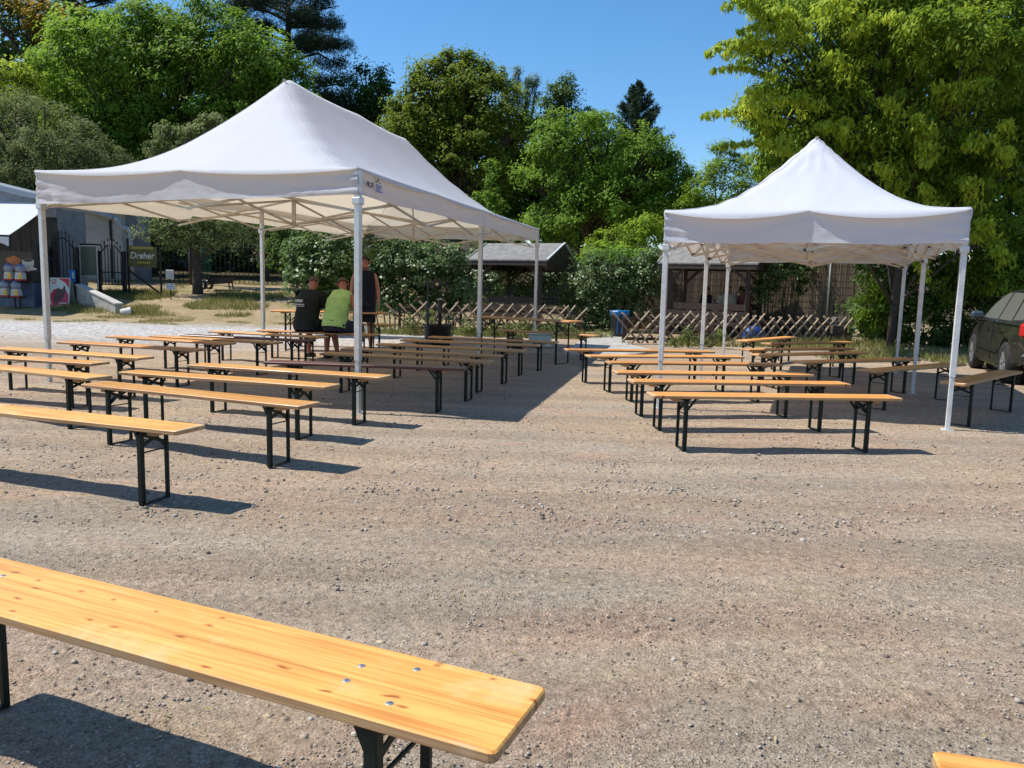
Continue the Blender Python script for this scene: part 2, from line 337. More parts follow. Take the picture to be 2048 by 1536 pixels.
# ------------------------------------------------------------------ ground
def ground_mat():
    m, N, L, b = newmat('gravel_yard'); b.inputs['Roughness'].default_value = .92; b.inputs['Specular IOR Level'].default_value = .15
    tc = N.new('ShaderNodeTexCoord'); P = tc.outputs['Object']
    def noise_(sc, det=6, ro=.6, dist=0, vec=None):
        n = N.new('ShaderNodeTexNoise'); n.inputs['Scale'].default_value = sc; n.inputs['Detail'].default_value = det
        n.inputs['Roughness'].default_value = ro; n.inputs['Distortion'].default_value = dist; L.new(vec or P, n.inputs['Vector']); return n.outputs[0]
    def ramp(src, p0, p1, c0=(0, 0, 0), c1=(1, 1, 1)):
        r = N.new('ShaderNodeValToRGB'); L.new(src, r.inputs[0]); r.color_ramp.elements[0].position = p0; r.color_ramp.elements[1].position = p1
        r.color_ramp.elements[0].color = (*c0, 1); r.color_ramp.elements[1].color = (*c1, 1); return r.outputs[0]
    def mix(f, a, c, bt='MIX'):
        x = N.new('ShaderNodeMix'); x.data_type = 'RGBA'; x.blend_type = bt
        for i, s in ((0, f), (6, a), (7, c)):
            if isinstance(s, (int, float)): x.inputs[i].default_value = s
            elif isinstance(s, tuple): x.inputs[i].default_value = (*s, 1)
            else: L.new(s, x.inputs[i])
        return x.outputs[2]
    def math_(op, a, c=None):
        x = N.new('ShaderNodeMath'); x.operation = op
        for i, s in ((0, a), (1, c)):
            if s is None: continue
            if isinstance(s, (int, float)): x.inputs[i].default_value = s
            else: L.new(s, x.inputs[i])
        return x.outputs[0]
    mpS = N.new('ShaderNodeMapping'); mpS.inputs['Scale'].default_value = (.55, 1.7, 1); mpS.inputs['Rotation'].default_value = (0, 0, .25); L.new(P, mpS.inputs[0])
    big = noise_(.55, 7, .62, .6, mpS.outputs[0]); mid = noise_(3.2, 6, .7, .4); fine = noise_(95, 5, .75)
    col = mix(ramp(big, .40, .62), (.51, .40, .288), (.455, .39, .31))
    col = mix(ramp(noise_(.8, 8, .7, .9, mpS.outputs[0]), .50, .66), col, (.51, .365, .27))
    col = mix(math_('MULTIPLY', ramp(mid, .52, .72), .5), col, (.38, .32, .255))
    mpT = N.new('ShaderNodeMapping'); mpT.inputs['Scale'].default_value = (.22, 2.4, 1); mpT.inputs['Rotation'].default_value = (0, 0, .42); L.new(P, mpT.inputs[0])
    trk = noise_(1.0, 5, .6, .5, mpT.outputs[0]); col = mix(1.0, col, ramp(trk, .36, .62, (.86, .845, .83), (1.10, 1.09, 1.07)), 'MULTIPLY')
    grit = ramp(fine, .30, .70, (.48, .45, .42), (1.25, 1.24, 1.22))
    # pebbles baked in the surface
    vo = N.new('ShaderNodeTexVoronoi'); vo.inputs['Scale'].default_value = 105; L.new(P, vo.inputs['Vector'])
    vo2 = N.new('ShaderNodeTexVoronoi'); vo2.inputs['Scale'].default_value = 42; L.new(P, vo2.inputs['Vector'])
    peb = ramp(vo.outputs['Distance'], .12, .55, (1, 1, 1), (0, 0, 0))
    sepc = N.new('ShaderNodeSeparateColor'); L.new(vo.outputs['Color'], sepc.inputs[0])
    pc = ramp(sepc.outputs[0], .1, .95, (.30, .29, .28), (1.75, 1.70, 1.62))
    gmask = ramp(noise_(1.1, 8, .75, .5, mpS.outputs[0]), .36, .60)
    col = mix(1.0, col, grit, 'MULTIPLY')
    col = mix(math_('MULTIPLY', math_('MULTIPLY', peb, math_('ADD', math_('MULTIPLY', gmask, .72), .22)), 1.0), col, mix(1.0, col, pc, 'MULTIPLY'))
    s2 = N.new('ShaderNodeSeparateColor'); L.new(vo2.outputs['Color'], s2.inputs[0])
    peb2 = math_('MULTIPLY', ramp(vo2.outputs['Distance'], .10, .34, (1, 1, 1), (0, 0, 0)), ramp(s2.outputs[1], .60, .72))
    pc2 = ramp(s2.outputs[0], .1, .95, (.35, .34, .33), (1.6, 1.55, 1.48))
    col = mix(math_('MULTIPLY', peb2, .8), col, mix(1.0, col, pc2, 'MULTIPLY'))
    sm_ = noise_(20, 7, .82, .3); col = mix(1.0, col, ramp(sm_, .36, .62, (.58, .56, .54), (1.13, 1.12, 1.11)), 'MULTIPLY')
    vo4 = N.new('ShaderNodeTexVoronoi'); vo4.inputs['Scale'].default_value = 15; L.new(P, vo4.inputs['Vector'])
    s4 = N.new('ShaderNodeSeparateColor'); L.new(vo4.outputs['Color'], s4.inputs[0])
    clod = math_('MULTIPLY', ramp(vo4.outputs['Distance'], .08, .26, (1, 1, 1), (0, 0, 0)), ramp(s4.outputs[0], .62, .74))
    col = mix(math_('MULTIPLY', clod, .75), col, mix(1.0, col, ramp(s4.outputs[1], .3, .8, (.42, .40, .38), (1.35, 1.33, 1.3)), 'MULTIPLY'))
    sp = N.new('ShaderNodeSeparateXYZ'); L.new(P, sp.inputs[0]); X, Y = sp.outputs[0], sp.outputs[1]
    def edge(src, a, c, nz=2.0, sc=.5):
        q = math_('ADD', src, math_('MULTIPLY', math_('SUBTRACT', noise_(sc, 6, .7), .5), nz))
        mr = N.new('ShaderNodeMapRange'); L.new(q, mr.inputs[0]); mr.inputs[1].default_value = a; mr.inputs[2].default_value = c; return mr.outputs[0]
    # pale coarse gravel in the back left yard
    pale = math_('MULTIPLY', edge(Y, 14.5, 18.5, 4), edge(X, 1.0, -3.5, 3))
    vo3 = N.new('ShaderNodeTexVoronoi'); vo3.inputs['Scale'].default_value = 16; L.new(P, vo3.inputs['Vector'])
    s3 = N.new('ShaderNodeSeparateColor'); L.new(vo3.outputs['Color'], s3.inputs[0])
    palec = mix(1.0, (.46, .43, .40), ramp(s3.outputs[1], .1, .9, (.62, .62, .62), (1.3, 1.3, 1.3)), 'MULTIPLY')
    col = mix(pale, col, palec)
    # dry grass, straw and green patches behind the yard
    dry = edge(Y, 21.6, 24.0, 2.6, .8)
    drc = mix(ramp(noise_(1.6, 8, .75), .38, .62), (.42, .31, .19), (.30, .23, .125))
    drc = mix(ramp(noise_(1.0, 9, .8, .8), .54, .64), drc, (.12, .16, .045))
    drc = mix(1.0, drc, ramp(noise_(24, 5, .8), .3, .7, (.55, .55, .55), (1.25, 1.25, 1.2)), 'MULTIPLY')
    col = mix(dry, col, drc)
    # leaf litter and soil under the trees
    lit = edge(Y, 33, 38, 3, .6)
    col = mix(lit, col, mix(ramp(noise_(3, 8, .8), .46, .70), (.040, .034, .018), (.20, .13, .06)))
    L.new(col, b.inputs['Base Color'])
    h = math_('ADD', math_('MULTIPLY', fine, .35), math_('MULTIPLY', math_('MULTIPLY', peb, gmask), .45))
    h = math_('ADD', h, math_('MULTIPLY', noise_(260, 3, .7), .22))
    h = math_('ADD', h, math_('MULTIPLY', peb2, .9)); h = math_('ADD', h, math_('MULTIPLY', clod, 1.6)); h = math_('ADD', h, math_('MULTIPLY', sm_, 1.6))
    h = math_('ADD', h, math_('MULTIPLY', mid, 1.4))
    h = math_('ADD', h, math_('MULTIPLY', noise_(14, 6, .75), 1.1))
    bp = N.new('ShaderNodeBump'); bp.inputs['Strength'].default_value = .9; bp.inputs['Distance'].default_value = .012
    L.new(h, bp.inputs['Height']); L.new(bp.outputs[0], b.inputs['Normal'])
    return m
xs = np.concatenate([np.linspace(-320, -42, 18), np.linspace(-40, -6, 46), np.arange(-5.9, 6, .06), np.linspace(6, 40, 46), np.linspace(42, 320, 18)])
ys = np.concatenate([np.linspace(-60, -1, 10), np.arange(-.5, 9, .06), np.linspace(9.1, 60, 150), np.linspace(62, 420, 30)])
XX, YY = np.meshgrid(xs, ys); ZZ = np.zeros_like(XX)
for j in range(len(ys)):
    for i in range(len(xs)):
        x, y = xs[i], ys[j]; z = terrain(x, y)
        if -7 < x < 9 and y < 14:
            z += .012 * (noise.noise((x * 2.1, y * 2.1, 0))) + .006 * noise.noise((x * 7, y * 7, 3))
        elif y > 22: z += .05 * noise.noise((x * .6, y * .6, 5))
        ZZ[j, i] = z
nx, ny = len(xs), len(ys)
idx = np.arange(nx * ny).reshape(ny, nx)
F = np.stack([idx[:-1, :-1], idx[:-1, 1:], idx[1:, 1:], idx[1:, :-1]], -1).reshape(-1, 4)
g = fast_mesh('ground', np.stack([XX, YY, ZZ], -1).reshape(-1, 3), F, ground_mat(), smooth=True)
tag(g, kind='structure')

# loose stones on the yard: denser where the camera is close, real little rocks
def scatter(n, smin, smax, ymin, ymax, name, mats, tint=None, xr=None, zoff=0, cluster=True):
    ico = np.array([(0, 0, 1), (.894, 0, .447), (.276, .851, .447), (-.724, .526, .447), (-.724, -.526, .447), (.276, -.851, .447),
                    (.724, .526, -.447), (-.276, .851, -.447), (-.894, 0, -.447), (-.276, -.851, -.447), (.724, -.526, -.447), (0, 0, -1)], float)
    fc = np.array([(0, 1, 2), (0, 2, 3), (0, 3, 4), (0, 4, 5), (0, 5, 1), (1, 6, 2), (2, 7, 3), (3, 8, 4), (4, 9, 5), (5, 10, 1), (2, 6, 7), (3, 7, 8),
                   (4, 8, 9), (5, 9, 10), (1, 10, 6)])
    P_ = []
    while len(P_) < n:
        y = ymin * (ymax / ymin) ** rs.rand(); x = (rs.rand() * 2 - 1) * (.72 * y + .4)
        if xr and not (xr[0] < x < xr[1]): continue
        if cluster:
            q = noise.noise((x * .9 + 4, y * 2.0, 7)) + .6 * noise.noise((x * 3, y * 5, 2))
            if rs.rand() > .22 + 1.5 * max(0, q): continue
        P_.append((x, y))
    P_ = np.array(P_)
    s = smin + (smax - smin) * rs.rand(n) ** 3.2
    V = ico[None] * (1 + .35 * (rs.rand(n, 12, 1) - .5)); sc = s[:, None, None] * (np.array([1, 1, .6]) * (.75 + .5 * rs.rand(n, 1, 3)))
    V = V * sc; a = rs.rand(n) * 6.28; ca, sa = np.cos(a)[:, None], np.sin(a)[:, None]
    Vx = V[..., 0] * ca - V[..., 1] * sa + P_[:, 0:1]; Vy = V[..., 0] * sa + V[..., 1] * ca + P_[:, 1:2]
    zt = np.array([terrain(x, y) for x, y in P_]); Vz = V[..., 2] + (zt + s * .25 + zoff)[:, None]
    VV = np.stack([Vx, Vy, Vz], -1).reshape(-1, 3)
    FF = (fc[None] + (np.arange(n) * 12)[:, None, None]).reshape(-1, 3)
    tn = np.repeat(rs.rand(n), len(fc))
    o = fast_mesh(name, VV, FF, mats, attr=tn); return tag(o, kind='stuff')
def stonemat(name, cs):
    m, N, L, b = newmat(name); b.inputs['Roughness'].default_value = .85; b.inputs['Specular IOR Level'].default_value = .2
    a = N.new('ShaderNodeAttribute'); a.attribute_name = 'tint'
    r = N.new('ShaderNodeValToRGB'); L.new(a.outputs['Fac'], r.inputs[0])
    r.color_ramp.elements[0].color = (*cs[0], 1); r.color_ramp.elements[1].color = (*cs[-1], 1)
    for i, c in enumerate(cs[1:-1]):
        e = r.color_ramp.elements.new((i + 1) / (len(cs) - 1)); e.color = (*c, 1)
    L.new(r.outputs[0], b.inputs['Base Color']); return m
M['stone'] = stonemat('loose_stone', [(.12, .10, .085), (.27, .22, .17), (.38, .31, .24), (.36, .25, .19), (.36, .32, .27), (.44, .39, .33)])
g1 = scatter(42000, .0020, .0070, .9, 15, 'gravel', M['stone']); tag(g1, 'loose grey and tan gravel scattered over the yard', 'gravel')
g2 = scatter(1100, .006, .014, 1.0, 22, 'pebbles', M['stone'], cluster=False); tag(g2, 'larger single pebbles lying on the yard', 'pebbles')

g3 = scatter(7000, .006, .016, 4.2, 17, 'gravel', M['stone']); tag(g3, 'coarser gravel lying between and under the benches', 'gravel')
# ------------------------------------------------------------------ benches and tables
def rounded_plank(L_, W_, T_, top, mats, name, parent, r=.015):
    pts = []
    for cx, cy, a0 in ((L_ / 2 - r, W_ / 2 - r, 0), (-L_ / 2 + r, W_ / 2 - r, PI / 2), (-L_ / 2 + r, -W_ / 2 + r, PI), (L_ / 2 - r, -W_ / 2 + r, 1.5 * PI)):
        for k in range(4):
            a = a0 + k * PI / 6; pts.append((cx + r * math.cos(a), cy + r * math.sin(a)))
    n = len(pts); e = .004
    def ring(off, z): return [(x - math.copysign(off, x), y - math.copysign(off, y), z) for x, y in pts]
    vs = ring(e, top) + ring(0, top - e) + ring(0, top - T_ + e) + ring(e, top - T_)
    mb = MB(); mb.mi = 0; mb.add(vs, [tuple(range(n))])
    mb.v = []; mb.f = []; mb.m = []; mb.smooth = []
    mb.v = vs
    mb.f.append(tuple(range(n))); mb.m.append(0)
    for k in range(3):
        for i in range(n):
            mb.f.append((k * n + i, (k + 1) * n + i, (k + 1) * n + (i + 1) % n, k * n + (i + 1) % n)); mb.m.append(0 if k == 0 else 1)
    mb.f.append(tuple(reversed(range(3 * n, 4 * n)))); mb.m.append(1)
    mb.smooth = [False] * len(mb.f)
    return mb.build(name, mats, parent)

def make_furniture(name, L_, W_, H_, plankmats, spread, legin=.29, detail=False):
    t = thing(name, 'x', 'bench' if H_ < .6 else 'table')
    top = rounded_plank(L_, W_, .027, H_, plankmats, 'seat_plank' if H_ < .6 else 'table_top', t)
    z1 = H_ - .028
    for sx in (-1, 1):
        x = sx * (L_ / 2 - legin)
        for sy, lw in ((-1, .034), (1, .025)):
            mb = MB(); y = sy * spread / 2
            mb.box((x, y, z1 / 2), (lw, .030 if sy < 0 else .020, z1), bev=.003)
            mb.build('leg', M['green'], t)
        mb = MB(); mb.box((x, 0, .008), (.028, spread - .01, .005)); mb.build('foot_bar', M['green'], t)
        mb = MB(); mb.box((x, 0, z1 - .012), (.04, spread + .03, .02)); mb.build('hinge_bar', M['green'], t)
        zc = z1 - (.10 if H_ < .6 else .2)
        mb = MB(); mb.bar((x + .002, -spread / 2, z1 - .02), (x + .002, spread / 2, zc), .004, .022); mb.build('cross_brace', M['green'], t)
        mb = MB(); mb.bar((x - .003, spread / 2, z1 - .02), (x - .003, -spread / 2, zc), .004, .022); mb.build('cross_brace', M['green'], t)
        mb = MB(); mb.bar((x, -spread / 2, zc - .035), (x, spread / 2, zc - .035), .008, .008); mb.build('tie_rod', M['green'], t)
        # folding struts up to the plank
        mb = MB(); zz = z1 - (.12 if H_ < .6 else .26); xi = x - sx * (.10 if H_ < .6 else .24)
        mb.bar((x, -spread / 2 + .012, zz), (xi, -spread / 4, z1 - .005), .020, .006, up=(0, 1, 0)); mb.build('folding_strut', M['green'], t)
        mb = MB(); mb.bar((x, spread / 2 - .012, zz), (xi, spread / 4, z1 - .005), .020, .006, up=(0, 1, 0)); mb.build('folding_strut', M['green'], t)
        mb = MB(); mb.box((xi, 0, z1 - .005), (.03, spread * .8, .008)); mb.build('strut_plate', M['green'], t)
        mb = MB(); mb.box((x + sx * .07, 0, z1 - .014), (.06, W_ * .72, .028), bev=.006); mb.build('cleat', M['woodedge'], t)
        if detail:
            for dx, dy in ((-.013, -.071), (.010, .083), (.125, -.031), (.133, .041)):
                b = MB(); b.lathe([(0, H_ + .0008), (.008, H_ + .0008), (.0092, H_ + .0002), (.0092, H_ - .001)], (x + sx * -dx, dy, 0), 14)
                b.mi = 1; b.box((x + sx * -dx, dy, H_ + .0012), (.010, .0016, .0006), rot=Matrix.Rotation(.7 + dx * 9, 3, 'Z'))
                b.build('screw_head', [M['greymetal'], M['blackplastic']], t)
    return t
GB = 'beer garden benches on the gravel yard'
proto = {
 'y': make_furniture('beer_bench', 2.2, .25, .48, [M['wood'], M['woodedge']], .205),
 'o': make_furniture('beer_bench', 2.2, .25, .48, [M['woodorange'], M['woodedge']], .205),
 'm': make_furniture('beer_bench', 2.2, .25, .48, [M['brownpaint'], M['brownpaint']], .205),
 'f': make_furniture('beer_bench', 2.1, .28, .48, [M['wood'], M['woodedge']], .225, .29, True),
 't': make_furniture('beer_table', 2.2, .50, .77, [M['woodorange'], M['woodedge']], .42, .28),
}
used = set()
def put(kind, x, y, a, label, group=GB):
    src = proto[kind]
    if kind in used: o = dup(src, (x, y, 0), a)
    else: o = src; used.add(kind); o.location = (x, y, 0); o.rotation_euler = (0, 0, a)
    o['label'] = label; o['category'] = 'table' if kind == 't' else 'bench'
    o['group'] = 'beer garden tables' if kind == 't' else group
    for ch in o.children:
        if ch.name.startswith('seat_plank') and kind != 'f': ch.rotation_euler = (0, 0, rnd.uniform(-.006, .006))
    return o
BENCH = [
 ('f', -.925, 1.94, -.405, 'large nearest bench of knotty yellow pine crossing the bottom left corner'),
 ('f', 1.825, 1.055, -.25, 'pine bench of which only one orange corner shows at the bottom right'),
 ('y', -2.93, 4.96, -.34, 'sunlit yellow bench cut by the left edge, second nearest to the camera'),
 ('y', -2.46, 6.04, -.40, 'sunlit yellow bench in the third row from the front, wholly in view on the left'),
 ('y', -2.57, 7.01, -.32, 'sunlit yellow bench just behind the third row, its shadow falling to the right'),
 ('y', -2.24, 7.76, -.31, 'sunlit yellow bench whose right end passes the front pole of the large canopy'),
 ('y', -4.61, 7.31, -.43, 'worn yellow bench cut by the left edge, lowest of the three there'),
 ('y', -5.257, 8.28, -.27, 'yellow bench cut by the left edge, middle one of the three there'),
 ('y', -5.08, 8.99, -.32, 'yellow bench crossing in front of the left leg of the large canopy'),
 ('o', -4.93, 10.11, -.31, 'bench behind the left canopy leg, its right half in the canopy shade'),
 ('o', -4.92, 11.23, -.37, 'orange bench with its brown right end in shade, left of the pale narrow one'),
 ('y', -4.38, 11.53, -.32, 'narrow pale bench with a dull shaded end in front of the back maroon one'),
 ('m', -4.06, 12.0, -.24, 'maroon painted bench at the back left under the large canopy'),
 ('y', -4.04, 12.90, -.34, 'bench directly in front of the bench the two men sit on'),
 ('o', -3.38, 13.61, -.20, 'bench on which the two men sit with their backs to the camera'),
 ('m', -1.59, 8.47, -.10, 'maroon painted bench, nearest one in the shade of the large canopy'),
 ('o', -1.29, 9.45, -.28, 'shaded bench right behind the near maroon bench'),
 ('o', -1.20, 10.22, -.27, 'shaded bench, third one back from the front canopy pole'),
 ('o', -.89, 11.12, -.28, 'shaded bench, fourth one back in the middle row under the canopy'),
 ('o', -.67, 12.14, -.22, 'shaded bench, fifth one back in the middle row under the canopy'),
 ('o', -.34, 12.97, -.28, 'rearmost shaded bench of the middle row, below the black tub'),
 ('o', .64, 15.25, -.55, 'bench behind the long table with its right end in the sun by the concrete path'),
 ('o', -3.62, 16.46, .11, 'small far bench beyond the table by the standing man'),
 ('o', 2.27, 6.75, .26 - .19, 'front bench of the right group, lowest of the six sunlit ones'),
 ('o', 2.24, 7.72, .10, 'second bench from the front in the right group'),
 ('o', 2.18, 8.51, .12, 'third bench from the front in the right group, behind the canopy pole foot'),
 ('o', 2.23, 9.63, .15, 'fourth bench of the right group, its right end in the canopy shade'),
 ('o', 2.05, 10.53, .22, 'fifth bench of the right group, grey at its shaded right tip'),
 ('o', 1.84, 11.40, .14, 'rearmost sunlit bench of the right group, nearest to the concrete path'),
 ('o', 4.86, 15.05, .84, 'obliquely set shaded bench with an orange left end by the pole fence'),
 ('o', 5.33, 14.16, .52, 'shaded bench in second place from the pole fence on the right'),
 ('o', 4.55, 12.53, .42, 'shaded bench in third place from the pole fence on the right'),
 ('o', 4.42, 11.64, .46, 'shaded bench in fourth place from the pole fence on the right'),
 ('o', 4.68, 10.63, .44, 'shaded bench passing behind the two rear right canopy poles'),
 ('o', 5.03, 9.82, .62, 'shaded bench reaching towards the front wheel of the car'),
 ('o', 5.34, 8.86, .78, 'bench at the right edge behind the front canopy pole, in front of the car'),
 ('t', .20, 14.45, -.60, 'high beer table with a sunlit right end in front of the pole fence'),
 ('t', -3.59, 15.45, .06, 'beer table behind the seated men, showing on either side of them'),
]
for a in BENCH:
    a = list(a)
    if a[4].startswith('front bench of the right'): a[3] = .10
    put(*a)

# ------------------------------------------------------------------ canopies
def canopy(name, label, F0, wv, sv, nb, eave, rise, drop, peakshift, fab, barm, legm, seed, legtop, legw=.05, barm2=False):
    """F0 front right/left foot, wv along the short front, sv one bay to the back, nb bays; eave(a,b) height"""
    F0 = Vector(F0); wv = Vector(wv); sv = Vector(sv); T = thing(name, label, 'canopy', (F0.x, F0.y, 0))
    T_loc = Vector((F0.x, F0.y, 0))
    wn = wv.normalized(); sn = sv.normalized()
    def P3(a, b, z): p = wv * a + sv * (b * nb); return Vector((p.x, p.y, z))
    ga = 72; gb = 72 * nb
    vs = []
    for j in range(gb + 1):
        for i in range(ga + 1):
            a = i / ga; b = j / gb
            da = min(a, 1 - a) * 2; db = min(b, 1 - b) * 2 * nb
            t = min(da, db) - .035 * max(0, 1 - abs(da - db) / .14) ** 2 * min(1, 4 * min(da, db)); t = max(0, min(1, t)); h = t ** 1.7
            # soften the peak
            h = min(h, .985)
            ridge = 0
            if db > 1 and t > .3:
                u = (b * nb * 2) % 1.0; ridge = -.045 * math.sin(PI * u) * (t - .3)
            hipd = abs(da - db)
            pleat = .009 * math.exp(-(hipd / .16) ** 2) * math.sin(t * 42 + seed) * smooth(.1, .4, t) if (db < 1.2 and a < .5) else 0
            ang = math.atan2(da - db + .001, t + .05)
            radial = (.004 * math.sin(ang * 30 + a * 9) * smooth(.35, .9, t) + .013 * math.sin(math.atan2(b * nb - .5, a - .5) * 17) * smooth(.60, .80, t) * (1 - smooth(.93, 1.0, t))) * (1 if barm2 else .25)
            nz = .009 * noise.noise((a * 5 + seed, b * nb * 5, 0)) + .003 * noise.noise((a * 16, b * nb * 16 + seed, 1))
            # fabric belly between the bars
            belly = -.05 * math.sin(PI * min(1, t)) * abs(math.sin(2 * PI * (a if db < da else b * nb))) * (1 - t)
            z = eave(a, b) + rise * h + ridge + pleat + radial + nz * smooth(0, .15, t) + belly
            p = P3(a, b, z)
            ps = peakshift * smooth(0.2, 1, t); p.x += ps[0]; p.y += ps[1]
            vs.append(p)
    W_ = ga + 1
    fs = [(j * W_ + i, j * W_ + i + 1, (j + 1) * W_ + i + 1, (j + 1) * W_ + i) for j in range(gb) for i in range(ga)]
    # bulging lip round the eave
    per = [(i, 0) for i in range(ga)] + [(ga, j) for j in range(gb)] + [(ga - i, gb) for i in range(ga)] + [(0, gb - j) for j in range(gb)]
    np_ = len(per); base = len(vs)
    cx, cy = (wv * .5 + sv * .5 * nb).x, (wv * .5 + sv * .5 * nb).y
    for lev in range(1, 4):
        for i, j in per:
            a, b = i / ga, j / gb; p = vs[j * W_ + i].copy()
            on_a = (i in (0, ga)); u = (b * nb) if on_a else a
            sag = abs(math.sin(2 * PI * (u % 1.0))) ** .8
            out = Vector((0, 0, 0))
            if i == 0: out -= wn
            if i == ga: out += wn
            if j == 0: out -= sn
            if j == gb: out += sn
            if out.length > 1: out.normalize()
            k = lev / 3
            dz = -(.02 + (.085 if barm2 else .055) * sag) * k; oo = (.015 + (.065 if barm2 else .03) * sag) * math.sin(k * PI * .55)
            q = p + out * oo; q.z += dz; vs.append(q)
    for lev in range(3):
        for k in range(np_):
            k2 = (k + 1) % np_
            if lev == 0:
                A = per[k][1] * W_ + per[k][0]; B_ = per[k2][1] * W_ + per[k2][0]
            else: A = base + (lev - 1) * np_ + k; B_ = base + (lev - 1) * np_ + k2
            fs.append((A, base + lev * np_ + k, base + lev * np_ + k2, B_))
    mb = MB(); mb.add(vs, fs, True); roof = mb.build('roof_fabric', fab, T)
    hb = 36
    for ci, cj, di, dj in ((0, 0, 1, 1), (ga, 0, -1, 1), (0, gb, 1, -1), (ga, gb, -1, -1)):
        pl = [vs[(cj + dj * k) * W_ + ci + di * k] + Vector((0, 0, .003)) for k in range(0, hb + 1)]
        m3 = MB(); m3.tube(pl, .0055, 5); m3.build('hip_seam', fab, roof)
    # four valances
    sides = [((0, 0), (1, 0), 'f'), ((1, 0), (1, 1), 's'), ((1, 1), (0, 1), 'b'), ((0, 1), (0, 0), 's')]
    for q, ((a0, b0), (a1, b1), kd) in enumerate(sides):
        n = 120 if kd != 's' else 80 * nb; rows = 10; vv = []
        d = (P3(a1, b1, 0) - P3(a0, b0, 0)).normalized(); out = Vector((d.y, -d.x, 0))
        if out.dot(P3((a0 + a1) / 2, (b0 + b1) / 2, 0) - P3(.5, .5, 0)) < 0: out = -out
        for r in range(rows + 1):
            for i in range(n + 1):
                t = i / n; a = a0 + (a1 - a0) * t; b = b0 + (b1 - b0) * t
                u = (t * (nb if kd == 's' else 1)) % 1.0
                dp = drop(a, b); k = r / rows
                z = eave(a, b) - .004 - dp * k
                ed = min(t, 1 - t)
                fold = .010 * math.sin(z * 55 + 3 * math.sin(t * 9 + seed)) * math.exp(-ed * 7) * 1.3
                fold += .012 * noise.noise((t * 7 * (nb if kd == 's' else 1), k * 1.5, seed + q)) * (k + .15)
                fold += .006 * noise.noise((t * 30, k * 4, seed + q + 5))
                p = P3(a, b, z) + out * (fold + .006 * k - .004)
                p.z += (-.012 * math.sin(PI * u * 2) ** 2 - .006 * noise.noise((t * 6, q, seed))) * k
                vv.append(p)
        W2 = n + 1
        m2 = MB(); m2.add(vv, [(r * W2 + i, r * W2 + i + 1, (r + 1) * W2 + i + 1, (r + 1) * W2 + i) for r in range(rows) for i in range(n)], True)
        m2.build('valance', fab, T)
    # legs, collars, feet
    for jb in range(nb + 1):
        for ia in (0, 1):
            b = jb / nb; zt = eave(ia, b) - .02; p = P3(ia, b, 0)
            inn = (P3(.5, .5, 0) - p); inn = Vector((inn.x, inn.y, 0)).normalized() * .05
            p = p + inn
            d = wn; R = Matrix(((wn.x, -wn.y, 0), (wn.y, wn.x, 0), (0, 0, 1)))
            mb = MB(); mb.box(p + Vector((0, 0, (zt + .55) / 2)), (legw, legw, zt - .55), rot=R, bev=.004)
            mb.box(p + Vector((0, 0, .30)), (legw * .78, legw * .78, .58), rot=R, bev=.003)
            mb.box(p + Vector((0, 0, .004)), (legw * 2.1, legw * 1.9, .008), rot=R)
            lg = mb.build('leg', legm, T)
            mb = MB(); mb.box(p + Vector((0, 0, legtop(ia, b) - .03)), (legw * 1.5, legw * 1.5, .07), rot=R, bev=.006)
            mb.tube([p + R @ Vector((legw * .7, -legw * .7, legtop(ia, b) - .09)), p + R @ Vector((legw * .95, -legw * .95, legtop(ia, b) - .12)), p + R @ Vector((legw * .7, -legw * .7, legtop(ia, b) - .15))], .004, 5)
            mb.build('collar', M['whitesteel'] if legm is M['whitesteel'] else M['alu'], lg)
    # scissor trusses
    def scissor(A, B_, zt, zb, n, wd=.014, off=.018):
        d = (B_ - A); dn = Vector((d.x, d.y, 0)).normalized(); sd = Vector((-dn.y, dn.x, 0)) * off
        for k in range(n):
            p = A + d * (k / n); q = A + d * ((k + 1) / n)
            up = zt; dn_ = zb
            # two rigid bars crossing at the middle of each cell
            mb = MB(); mb.bar((p.x + sd.x, p.y + sd.y, up(k / n)), (q.x + sd.x, q.y + sd.y, dn_((k + 1) / n)), wd, .028); mb.build('truss_bar', barm, T)
            mb = MB(); mb.bar((p.x - sd.x, p.y - sd.y, dn_(k / n)), (q.x - sd.x, q.y - sd.y, up((k + 1) / n)), wd, .028); mb.build('truss_bar', barm, T)
            m_ = (p + q) / 2; zz = (up(k / n) + dn_((k + 1) / n)) / 2
            for jx, jy, jz, js in ((m_.x, m_.y, zz, .036), (q.x, q.y, up((k + 1) / n), .045), (q.x, q.y, dn_((k + 1) / n), .045)):
                mb = MB(); mb.box((jx, jy, jz), (js, js, .03)); mb.build('truss_joint', M['blackplastic'] if nb == 2 and barm2 else M['alu'], T)
    for k in range(nb):
        for a in (0, 1):
            e = .03 if a == 0 else .97
            scissor(P3(e, (k + .02) / nb, 0), P3(e, (k + .98) / nb, 0), lambda t, e=e, k=k: eave(e, (k + t) / nb) - .10, lambda t, e=e, k=k: eave(e, (k + t) / nb) - .42, 2)
    for j in range(nb + 1):
        b = min(max(j / nb, .012), .988)
        scissor(P3(.02, b, 0), P3(.98, b, 0), lambda t, b=b: eave(t, b) - .08, lambda t, b=b: eave(t, b) - .42, 2)
    for k in range(nb):
        bc = (k + .5) / nb
        for e, f in ((.03, .5), (.97, .5)):
            scissor(P3(e, bc, 0), P3(f, bc, 0), lambda t, bc=bc: eave(.5, bc) - .10 + .0 * t, lambda t, bc=bc: eave(.5, bc) - .44, 1)
        for g0 in (k / nb + .015, (k + 1) / nb - .015):
            scissor(P3(.5, g0, 0), P3(.5, bc, 0), lambda t, bc=bc: eave(.5, bc) - .10, lambda t, bc=bc: eave(.5, bc) - .44, 1)
        p = P3(.5, bc, 0)
        mb = MB(); z0 = eave(.5, bc) - .48; z1 = eave(.5, bc) + rise * .965
